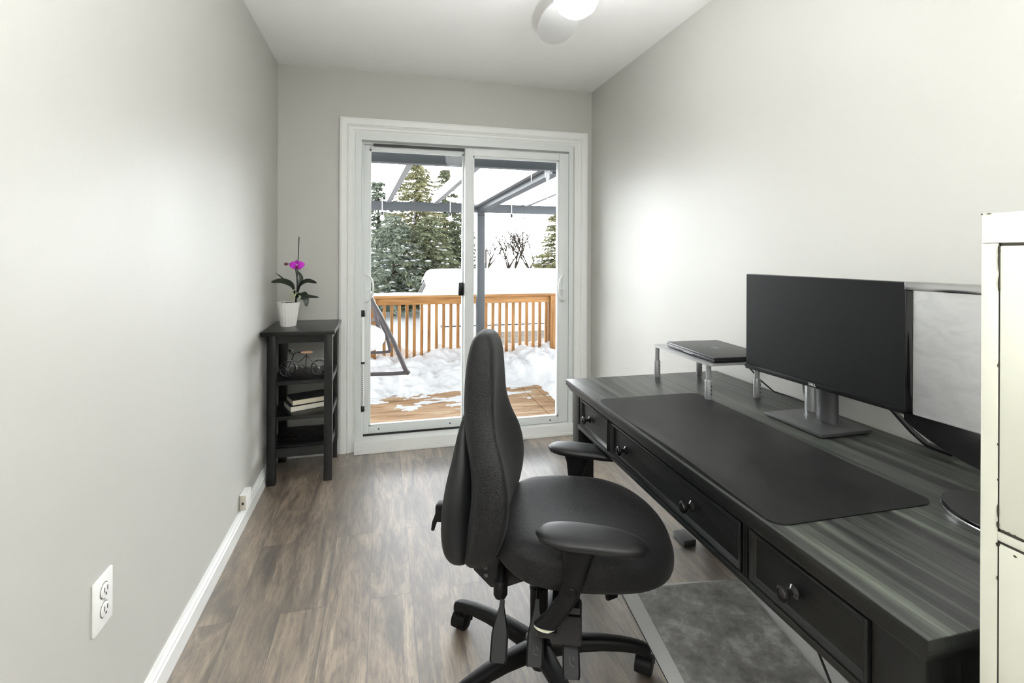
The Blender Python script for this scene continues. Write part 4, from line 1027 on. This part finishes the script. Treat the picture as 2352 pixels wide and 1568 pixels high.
# trees
def spruce(x, y, z0, h_, rad, seed, mat, label, dens=1.0, droop=.25, group='conifers beyond the yard', snowy=True, pw=.85):
    rn = random.Random(seed); r = thing('spruce_tree', (x, y, z0), label, 'tree', group)
    B().tube([(x, y, z0), (x, y, z0+h_*.5), (x+.05, y, z0+h_)], [h_*.022, h_*.014, .01], 8).build('trunk', 'bark', r)
    nb = B(); sb = B(); bmf = nb.bm; bms = sb.bm
    nw = int(h_*7.5*dens)
    for i in range(nw):
        t = (i+rn.random())/nw; zz = z0+h_*(.06+.94*t); L = rad*(1-t)**pw*rn.uniform(.72, 1.12)+.10
        for k_ in range(rn.randint(5, 8)):
            a = rn.random()*2*pi; d = Vector((cos(a), sin(a), 0)); LL = L*rn.uniform(.65, 1.1); steps = max(3, int(LL/.13))
            for s_ in range(steps+1):
                q = s_/steps; p = Vector((x, y, zz))+d*LL*q+Vector((0, 0, -droop*LL*q*q+.12*LL*q*q*q-.0*q+.10*LL*q*(1-t)))
                for _ in range(2 if q < .3 else 4):
                    al = rn.uniform(-1.2, 1.2); dd = Vector((cos(a+al), sin(a+al), rn.uniform(-.75, .25))).normalized(); l2 = rn.uniform(.18, .42)*(1.1-.45*q); ww = rn.uniform(.03, .065)
                    sd = dd.cross(Vector((rn.uniform(-.4, .4), rn.uniform(-.4, .4), 1))).normalized()*ww; up_ = sd.cross(dd).normalized()*ww*.7
                    v0 = bmf.verts.new(p-dd*.04); v1 = bmf.verts.new(p+dd*l2*.4+sd); v2 = bmf.verts.new(p+dd*l2*.4-sd); v3 = bmf.verts.new(p+dd*l2*.4+up_); v4 = bmf.verts.new(p+dd*l2)
                    for f in ((v0, v1, v3), (v0, v3, v2), (v1, v4, v3), (v2, v3, v4), (v0, v2, v4, v1)): bmf.faces.new(f)
                if snowy and rn.random() < .07 and q > .35 and t < .75:
                    c = p+Vector((0, 0, .05)); sx = rn.uniform(.06, .16)
                    rg = [[c+Vector((sx*cos(w_)*m_, sx*.8*sin(w_)*m_, hz)) for w_ in [2*pi*o_/7 for o_ in range(7)]] for m_, hz in ((.5, -.02), (1, 0), (.55, .045), (.05, .055))]
                    R2 = [[bms.verts.new(p_) for p_ in g_] for g_ in rg]
                    for A_, B_ in zip(R2, R2[1:]):
                        for o_ in range(7): bms.faces.new((A_[o_], A_[(o_+1) % 7], B_[(o_+1) % 7], B_[o_]))
    f_ = nb.build('foliage', mat, r, smooth=0, recalc=False); f_['kind'] = 'stuff'
    if snowy and len(bms.verts): s2 = sb.build('branch_snow', 'far_snow', r, smooth=80); s2['kind'] = 'stuff'
    else: bms.free()
    return r
def tree_at(u, vtop, Y, rad, seed, mat, label, **kw):
    p = at(u, vtop, Y); return spruce(p.x, Y, GZ, p.z-GZ, rad, seed, mat, label, **kw)
tree_at(956, 350, 24, 2.3, 1, 'needles_warm', 'tallest spruce, its top behind the near pergola beam', pw=.7, dens=1.1)
tree_at(1022, 388, 26, 1.9, 2, 'needles', 'slim pointed spruce just right of the tallest spruce', pw=.8)
tree_at(868, 418, 25, 2.0, 3, 'needles_grey', 'rounded grey-green conifer at the far left of the glass', pw=.45)
tree_at(905, 498, 21, 2.0, 4, 'needles_grey', 'low grey-green spruce before the rounded conifer', pw=.6, dens=1.1)
tree_at(985, 495, 21.5, 2.1, 5, 'needles', 'low spruce before the tallest spruce, above the garage roof corner', pw=.6, dens=1.1)
tree_at(1052, 480, 27, 1.9, 6, 'needles_grey', 'loose spruce beside the centre stile of the door', pw=.6)
tree_at(1285, 478, 27, 2.2, 8, 'needles_warm', 'olive spruce at the far right above the garage roof', pw=.75, dens=1.3)
def bare(u, Y, h_, seed, label, n=6, up=1.0):
    p = at(u, 600, Y); rn = random.Random(seed); b = B()
    def grow(p, d, L, r_, lev):
        pts = [p]; q = p.copy(); dd = d.copy()
        for k_ in range(4):
            dd = (dd+Vector((rn.uniform(-.22, .22), rn.uniform(-.22, .22), .08))).normalized(); q = q+dd*L/4; pts.append(q.copy())
        b.tube(pts, [r_*(1-.12*i) for i in range(5)], 4 if lev > 1 else 6, cap=lev < 2)
        if lev < n:
            for _ in range(3 if lev < 4 else 2):
                nd_ = (dd+Vector((rn.uniform(-1.1, 1.1), rn.uniform(-.7, .7), rn.uniform(-.2, .7)))).normalized(); grow(pts[rn.choice((2, 3, 4))] if lev else pts[4], nd_, L*rn.uniform(.62, .85), r_*.63, lev+1)
    base = Vector((p.x, Y, GZ)); grow(base, Vector((0, 0, 1)), h_, .10, 0)
    return tag(b.build('bare_tree', 'bark', smooth=60), label, 'tree', 'bare trees beyond the garage')
bare(1192, 30, 1.72, 21, 'leafless branching tree standing against the white sky', 6)
bare(1172, 33, 1.5, 12, 'low leafless shrub left of the tall bare tree', 5)
bare(1128, 40, 1.5, 13, 'small distant leafless tree by the pergola post', 4)
bare(1225, 33, 1.45, 14, 'low leafless shrub right of the tall bare tree', 5)
pl = at(1116, 572, 38)
tag(B().tube([(pl.x, 38, GZ), (pl.x, 38, pl.z)], .06, 8).build('utility_pole', 'bark'), 'thin distant pole just right of the pergola post', 'pole')
